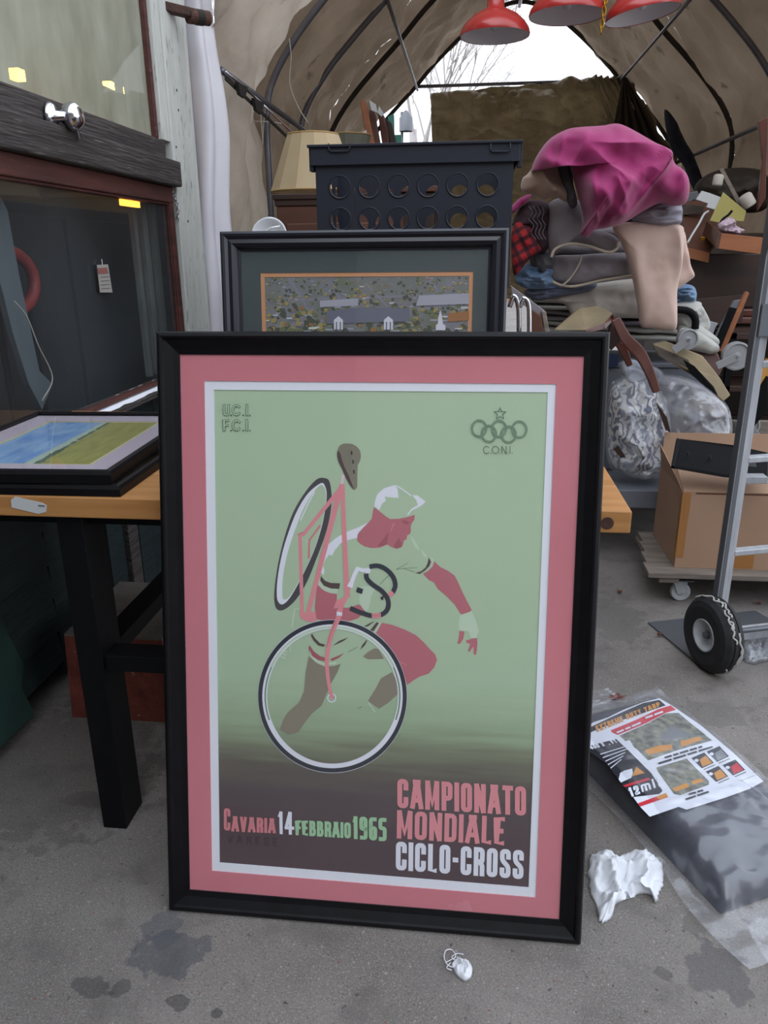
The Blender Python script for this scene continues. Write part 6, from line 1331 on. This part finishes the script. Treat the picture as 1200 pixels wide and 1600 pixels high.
for (pts, Y_, mm, nm, lab, cat) in (
    ([(1109, 345), (1130, 300), (1166, 330), (1162, 346), (1138, 345), (1124, 348)], 4.36, 'yellow_paper', 'yellow_envelope', 'yellow paper folder standing in the open drawer', 'folder'),
    ([(1088, 312), (1097, 298), (1110, 302), (1126, 308), (1118, 328), (1104, 324), (1106, 318)], 4.5, 'white_plastic', 'white_fitting', 'white plastic fitting lying behind the yellow folder', 'fitting'),
    ([(1046, 462), (1083, 466), (1083, 480), (1046, 478)], 3.9, 'grey_metal', 'grey_panel', 'grey panel edge behind the right end of the pile', 'panel'),
    ([(1060, 470), (1165, 460), (1160, 505), (1070, 515)], 4.3, 'darkwood', 'dark_board', 'dark reddish board leaning behind the hand truck', 'board'),
    ([(1148, 470), (1160, 468), (1122, 540), (1112, 538)], 3.95, 'grey_metal', 'metal_strip', 'pale grey metal strip leaning beside the orange frame edge', 'strip'),
    ([(1166, 455), (1171, 458), (1132, 550), (1120, 548)], 3.9, 'orangewood', 'frame_edge', 'orange wooden frame edge leaning behind the rail', 'frame'),
    ([(1102, 500), (1122, 505), (1118, 512), (1108, 538), (1100, 536), (1106, 512), (1100, 508)], 3.92, 'alu', 'metal_angle', 'pale metal angle piece right of the pile', 'metal angle'),
    ([(1180, 590), (1200, 560), (1200, 590), (1183, 625), (1178, 610)], 3.6, 'yellowwood', 'pine_strip', 'pale pine strip right of the hand truck rail', 'strip'),
    ([(1200, 588), (1200, 640), (1176, 670), (1168, 640)], 3.55, 'black_metal', 'black_bar', 'black bar leaning beneath the pine strip', 'bar'),
    ([(1142, 480), (1152, 482), (1126, 545), (1116, 542)], 3.86, 'black_metal', 'black_bar', 'black bar leaning left of the orange frame edge', 'bar'),
    ([(1060, 322), (1066, 318), (1100, 322), (1098, 334), (1066, 336)], 4.6, 'leather', 'tool_case', 'dark case with a grey top behind the magenta cloth', 'case'),
    ([(1060, 305), (1090, 298), (1094, 308), (1062, 322)], 4.7, 'alu_dark', 'metal_cover', 'grey metal cover on the dark case', 'cover'),
    ([(1185, 190), (1200, 182), (1200, 196), (1196, 310), (1184, 330), (1192, 250)], 4.3, 'brownwood', 'wooden_post', 'dark varnished wooden post at the right edge', 'post'),
    ([(1124, 265), (1130, 262), (1166, 330), (1160, 334)], 4.55, 'board', 'wooden_stick', 'thin grey stick leaning over the yellow folder', 'stick')):
    q = slab(pts, Y_, .025 if nm not in ('yellow_envelope',) else .006); P_ = [atY(x, y, Y_) for x, y in pts]; lo_ = min(P_, key=lambda a: a.z)
    tag(q.build(nm, M[mm], loc=lo_, bevel=.002), lab, cat)
for (a, b2, r_, lab) in (((1120, 290), (1124, 272), .026, 'upright cream cylinder behind the white fitting'), ((1172, 322), (1162, 304), .035, 'fat cream cylinder tilted beside the grey plate')):
    q = MB(); A_, B_ = atY(*a, 4.5), atY(*b2, 4.5); d_ = (B_-A_); q.tube([A_, A_+d_*.1, A_+d_*.8, A_+d_*.95, B_], r_, 18, rs=[r_*.9, r_, r_, r_*.8, r_*.4]); tag(q.build('roll_end', M['cream'], loc=A_, smooth=True), lab, 'roll')
q = MB(); q.tube(smooth_open([atY(x, y, 4.28) for x, y in ((1124, 350), (1130, 342), (1138, 336), (1144, 329))], 4), .006, 8, rs=None); tag(q.build('iron_hook', M['black_metal'], loc=atY(1130, 342, 4.28), smooth=True), 'dark curved iron hook in front of the yellow folder', 'hook')
o = thing('storage_chest', 'long dark chest filling the back of the heap at the right', 'chest', (2.0, 5.8, 0))
q = MB(); q.box((1.2, 5.4, 0), (2.1, 6.4, 1.45)); q.build('body', M['tarp_dark'], o, bevel=.02)
q = MB(); q.box((1.18, 5.38, 1.451), (2.11, 6.42, 1.50)); q.build('lid', M['darkwood'], o, bevel=.01)
cloth('canvas_heap', [(1085, 292), (1110, 270), (1150, 262), (1190, 268), (1205, 300), (1190, 330), (1140, 330), (1095, 318)], 5.5, .15, M['tarp_dark'], 'dark canvas heap behind the cream cylinders', 'canvas', seed=71, freq=3, amp=.04)
o = thing('steel_shelf', 'dark shelf stack low behind the hand truck', 'shelf', (1.6, 4.1, 0))
for z_ in (.42, .72, .98):
    q = MB(); q.box((1.28, 4.02, z_), (2.0, 4.36, z_+.03)); q.build('shelf_board', M['darkwood'], o, bevel=.003)
for x in (1.28, 1.97):
    q = MB(); q.box((x, 4.02, 0), (x+.03, 4.05, 1.01)); q.build('post', M['black_metal'], o)
    q = MB(); q.box((x, 4.33, 0), (x+.03, 4.36, 1.01)); q.build('post', M['black_metal'], o)

# ================================================================== TARP PACKAGE ON THE FLOOR
pk = thing('tarp_package', 'folded black tarp in a clear plastic bag with a printed label on the pavement', 'package', (.62, 1.78, 0))
ang = math.radians(-64.5); e1 = V((math.cos(ang), math.sin(ang), 0)); e2 = V((-e1.y, e1.x, 0))     # e1 along the long side (towards lower right)
C0 = V((.60, 1.80, 0))
def PK(a, b, z): return C0+e1*a+e2*b+V((0, 0, z))
def slabtop(a, b, La=.36, Lb=.185, H_=.085):
    s_ = max(abs(a)/La, abs(b)/Lb); return H_*(1-min(1, s_)**7)**.5+.006*noise.noise(PK(a, b, 0)*9)
def pg(u, v):
    a = (u*2-1)*.36; b = (v*2-1)*.185; return PK(a, b, .004+slabtop(a, b))
q = MB(); q.grid(50, 34, pg); n0 = len(q.v)
def pgb(u, v): p_ = pg(1-u, v); p_.z = .003; return p_
q.grid(50, 34, pgb); M['tarp_black'] = mat('folded_black_tarp', '#262733', .5, col2='#2f303e', scale=8, bump=.4, bscale=5)
q.build('folded_tarp', M['tarp_black'], pk, smooth=True)
# paper label: lies on the top, defined by its photographed corners
def lift(x, y, dz): 
    p_ = atZ(x, y, .09); d = p_-C0; a, b = d.dot(e1), d.dot(e2); return PK(a, b, .004+.085+.0035+dz)
LT, LR, LB, LL = (925, 1145), (1040, 1096), (1192, 1222), (1016, 1279)
layl = [0.001]
class Lab:
    def __init__(s): s.mb = MB(); s.mats = []
    def setm(s, m_):
        if m_ not in s.mats: s.mats.append(m_)
        s.mb.cur = s.mats.index(m_)
    def poly(s, m_, pts): s.setm(m_); layl[0] += .00003; s.mb.poly([lift(x, y, layl[0]) for x, y in pts])
cw, cbk, crd, cor, cgr, cph = ink('label_white', '#d8dbe6'), ink('label_black', '#26262e'), ink('label_red', '#c43240'), ink('label_orange', '#c98a3a'), ink('label_grey', '#77797c'), mat('label_photo', '#4d4f4a', .6, col2='#8d8d7c', scale=60)
L_ = Lab()
def z4(p): return (900+p[0]/4, 1050+p[1]/4)
def Z(pts): return [z4(p_) for p_ in pts]
L_.poly(cw, Z([(60,350),(110,320),(200,290),(300,240),(420,195),(520,170),(590,210),(780,340),(980,510),(1170,690),(1090,735),(940,790),(690,868),(640,850),(460,912),(400,850),(250,640),(150,520),(60,440)]))
L_.poly(cbk, Z([(60,400),(110,375),(250,320),(400,270),(560,215),(520,180),(420,200),(300,252),(200,298),(60,365)]))
L_.poly(crd, Z([(215,372),(340,320),(430,280),(510,240),(590,215),(625,242),(560,262),(430,330),(260,400),(225,385)]))
L_.poly(cbk, Z([(75,470),(250,425),(330,500),(470,640),(540,750),(520,770),(350,790),(190,580),(75,500)]))
L_.poly(cph, Z([(270,405),(430,335),(560,265),(640,262),(720,330),(790,385),(850,435),(650,490),(450,560),(380,490),(310,440)]))
L_.poly(cor, Z([(430,495),(520,465),(600,460),(600,490),(450,525)])); L_.poly(cor, Z([(650,440),(770,410),(790,430),(660,475)])); L_.poly(cgr, Z([(520,420),(600,330),(700,390),(760,400),(640,420),(560,440)]))
L_.poly(cw, Z([(305,440),(335,432),(360,475),(480,600),(600,720),(700,860),(640,850),(560,760),(470,630),(400,540),(330,480)]))
L_.poly(cph, Z([(500,605),(690,548),(830,690),(830,712),(650,778),(610,770),(510,630)])); L_.poly(cor, Z([(600,735),(690,700),(710,725),(620,755)])); L_.poly(cor, Z([(720,690),(780,672),(800,690),(730,712)]))
for (x, y, c_) in ((790, 560, cor), (885, 520, cgr), (880, 645, cor), (985, 605, crd)):
    L_.poly(cbk, Z([(x-70, y-15), (x+10, y-50), (x+70, y+15), (x-5, y+50)])); L_.poly(c_, Z([(x-20, y-5), (x+20, y-30), (x+60, y+15), (x, y+40)]))
    L_.poly(cw, Z([(x-38+14*math.cos(t), y+10*math.sin(t)) for t in [2*math.pi*k/10 for k in range(10)]]))
    L_.poly(cgr, Z([(x+5, y+55), (x+75, y+25), (x+78, y+31), (x+8, y+61)]))
L_.poly(crd, Z([(385,830),(560,765),(575,790),(400,850)])); L_.poly(cor, Z([(500,790),(560,765),(575,788),(520,806)]))
L_.poly(cw, Z([(275,640),(300,625),(350,612),(355,640),(345,670),(300,690),(280,700),(265,680)])); L_.poly(cor, Z([(350,660),(375,600),(430,640)])); L_.poly(crd, Z([(290,720),(330,705),(450,670),(465,682),(310,728)]))
for k in range(9): L_.poly(cgr, Z([(1020+k*10, 690-k*4), (1025+k*10, 688-k*4), (1045+k*10, 660-k*4+25), (1040+k*10, 662-k*4+25)]))
for k in range(5): L_.poly(cw, Z([(150+k*16, 520+k*22), (330-k*12, 465+k*22), (331-k*12, 470+k*22), (151+k*16, 526+k*22)]))
L_.mb.build('paper_label', L_.mats, pk)
lab_o = last('paper_label')
def label_text(text, m_, quad, sw, gap=.25):
    q = MB(); layl[0] += .00006; letters(text, [z4(p_) for p_ in quad], sw, gap, lambda Q, k: q.poly([lift(x, y, layl[0]+k*.000009) for x, y in Q])); q.build('label_lettering', m_, lab_o)
label_text('EXTREME DUTY TARP', cor, ((120,345),(515,195),(528,222),(130,385)), .24)
label_text('12', cw, ((322,735),(385,715),(402,770),(345,792)), .26); label_text('mil', cw, ((395,700),(515,668),(532,722),(412,762)), .2)
label_text('400 SQ. FT', cw, ((80,470),(240,430),(262,450),(95,495)), .22)
def word_bars(m_, quad, ws):
    q = MB(); layl[0] += .00006; tl, tr, br_, bl = [V((*z4(p_), 0)) for p_ in quad]; tot = sum(ws)+.45*(len(ws)-1); u = 0
    for w_ in ws:
        a, b = u/tot, (u+w_)/tot; P_ = [bl.lerp(br_, a), bl.lerp(br_, b), tl.lerp(tr, b), tl.lerp(tr, a)]; q.poly([lift(p_.x, p_.y, layl[0]) for p_ in P_]); u += w_+.45
    q.build('small_print', m_, lab_o)
word_bars(cbk, ((550,540),(785,470),(790,480),(556,550)), (2.2, 1.6, 2.6, 2.2, 1.2)); word_bars(cbk, ((510,577),(850,472),(856,481),(518,587)), (3.4, 3.2, 2.4, 3.6))
word_bars(cbk, ((700,770),(790,744),(797,753),(707,780)), (2.2, 1.8)); word_bars(cbk, ((680,802),(825,754),(831,763),(688,811)), (3.2, 3.6)); word_bars(cw, ((250,385),(400,322),(406,331),(258,394)), (2.4, 1.8, 3)); word_bars(cw, ((430,292),(540,252),(545,262),(436,303)), (2.2, 2.6))
# clear bag around it, larger than the tarp, crumpled at the end
def bagtop(u, v):
    a = -.43+u*.93; b = -.235+v*.47
    wv_ = .02*noise.noise(V((u*3, v*3, 1)))
    a2 = a+wv_; b2 = b*(1+.06*math.sin(u*9))+wv_
    zz = slabtop(a2, b2, .385, .205, .088) if (abs(a2) < .385 and abs(b2) < .205) else 0
    fl_ = (ridge(V((a*1.0, b*1.6, 2)), 8)-.3)*.014+(ridge(V((a, b, 7)), 18)-.3)*.005
    edge = min(1, min(u, 1-u)*10, min(v, 1-v)*10)
    on_label = 1 if (-.32 < a < .12 and abs(b) < .17) else 0
    return PK(a2, b2, .012+zz+max(-.004, fl_)*edge*(.25 if on_label else 1.25)+.004)
M['pkg_film'] = clear('clear_package_film', rough=.24, dirt=.16, dirtcol='#d5dae6', dscale=6, dstretch=(1, 2.2, 1), ior=1.75, bump=1., bsc=5, lo=.35, hi=.85, graze=.8)  # pale streaks coloured into the film stand for glints on the plastic
q = MB(); q.grid(90, 54, bagtop); q.build('plastic_film', M['pkg_film'], pk, smooth=True)
q = MB(); q.grid(30, 16, lambda u, v: PK(.40+u*.22, -.16+v*.26-.06*u, .006+abs(noise.noise(V((u*6, v*5, 3))))*.022*(1-u*.4))); q.build('loose_film_end', M['pkg_film'], pk, smooth=True)
q = MB(); q.grid(24, 16, lambda u, v: PK(-.43-u*.08, -.06+v*.18, .008+abs(noise.noise(V((u*5, v*6, 9))))*.03*(1-u*.6))); q.build('loose_film_end', M['pkg_film'], pk, smooth=True)

# ================================================================== LITTER
def crumple(outline, H_, seed, m, name, label, cat, freq=14, rings=22, frill=.0):
    pts = [atZ(x, y, 0) for x, y in outline]; P_ = smooth_closed(pts, 5); c_ = sum(P_, V((0, 0, 0)))/len(P_); n = len(P_); vs = [c_+V((0, 0, H_))]; fs = []
    for r in range(1, rings+1):
        s_ = r/rings
        for i, p_ in enumerate(P_):
            q_ = c_+(p_-c_)*s_*(1+frill*noise.noise(V((i*.9, seed, 0)))*s_); k_ = V((q_.x*freq, q_.y*freq, seed))
            h_ = H_*(1-s_**2.5)**.6*(.62+.6*noise.noise(k_)+.7*(ridge(k_, 1.3)-.5)+.3*(ridge(k_, 3.1)-.5)) if s_ < 1 else 0
            vs.append(V((q_.x, q_.y, max(.0015, h_+.002))))
    fs += [(0, 1+i, 1+(i+1) % n) for i in range(n)]
    for r in range(rings-1): a = 1+r*n; fs += [(a+i, a+n+i, a+n+(i+1) % n, a+(i+1) % n) for i in range(n)]
    fs.append(tuple(1+(rings-1)*n+i for i in range(n))[::-1])
    q = MB(); q.add(vs, fs); return tag(q.build(name, m, loc=(c_.x, c_.y, 0), smooth=True), label, cat)
crumple([(921,1340),(938,1332),(958,1342),(975,1340),(990,1335),(1012,1334),(1030,1345),(1038,1360),(1038,1380),(1032,1395),(1024,1412),(1018,1400),(1000,1398),(988,1404),(965,1412),(958,1420),(957,1432),(945,1443),(938,1440),(932,1420),(922,1395),(918,1375)], .045, 3.3, M['tissue'], 'paper_towel', 'crumpled white paper towel lying between the poster frame and the tarp package', 'paper towel', 16, frill=.10)
crumple([(706,1508),(714,1500),(728,1500),(736,1508),(738,1522),(733,1532),(724,1534),(712,1524)], .022, 5.1, M['tissue'], 'tissue_scrap', 'small white tissue scrap with loose threads in front of the poster', 'tissue', 40, 14, .12)
tsc = last('tissue_scrap')
for pts in (((712, 1512), (700, 1508), (694, 1496), (697, 1485), (706, 1484), (712, 1494), (704, 1500), (696, 1504)), ((716, 1503), (706, 1496), (714, 1490), (724, 1491)), ((706, 1516), (698, 1512), (704, 1504))):
    MB().tube(smooth_open([atZ(x, y, .006+.004*(i % 2)) for i, (x, y) in enumerate(pts)], 5), .0011, 5).build('thread', M['tissue'], tsc, smooth=True)
crumple([(1155,1018),(1166,1000),(1180,995),(1205,1000),(1215,1020),(1195,1035),(1170,1038)], .05, 7.7, M['clear_bag'], 'plastic_scrap', 'crumpled clear plastic scrap lying behind the hand truck wheel', 'plastic', 18, 18, .1)
def leaf(px, py, s_, rot, label):
    c_ = atZ(px, py, .004); o = thing('dry_leaf', label, 'leaf', c_, (0, 0, rot))
    q = MB(); n = 14; pts = []
    for k in range(n):
        t = 2*math.pi*k/n; r_ = s_*(1 if k % 2 == 0 else .55)*(1+.2*math.cos(t)); pts.append(V((r_*math.cos(t), r_*.8*math.sin(t), .004+.010*abs(math.sin(t*2)))))
    vs = [V((0, 0, .004))]+pts; q.add(vs, [(0, 1+k, 1+(k+1) % n) for k in range(n)]); q.build('blade', M['leaf'], o, local=True, solid=.0008)
    MB().tube([(-s_*.2, 0, .006), (s_*.4, 0, .010), (s_*1.5, .01, .003)], .0012, 5).build('stalk', M['leaf'], o, local=True)
leaf(962, 1094, .032, .4, 'curled reddish dry leaf beside the poster frame above the tarp package')
leaf(968, 927, .016, 1.4, 'small pale dry leaf on the pavement in front of the wooden dolly')
leaf(1185, 945, .014, 2.1, 'small red leaf in the shade behind the hand truck rail')
leaf(1030, 994, .014, .3, 'small dark leaf beside the toe plate')
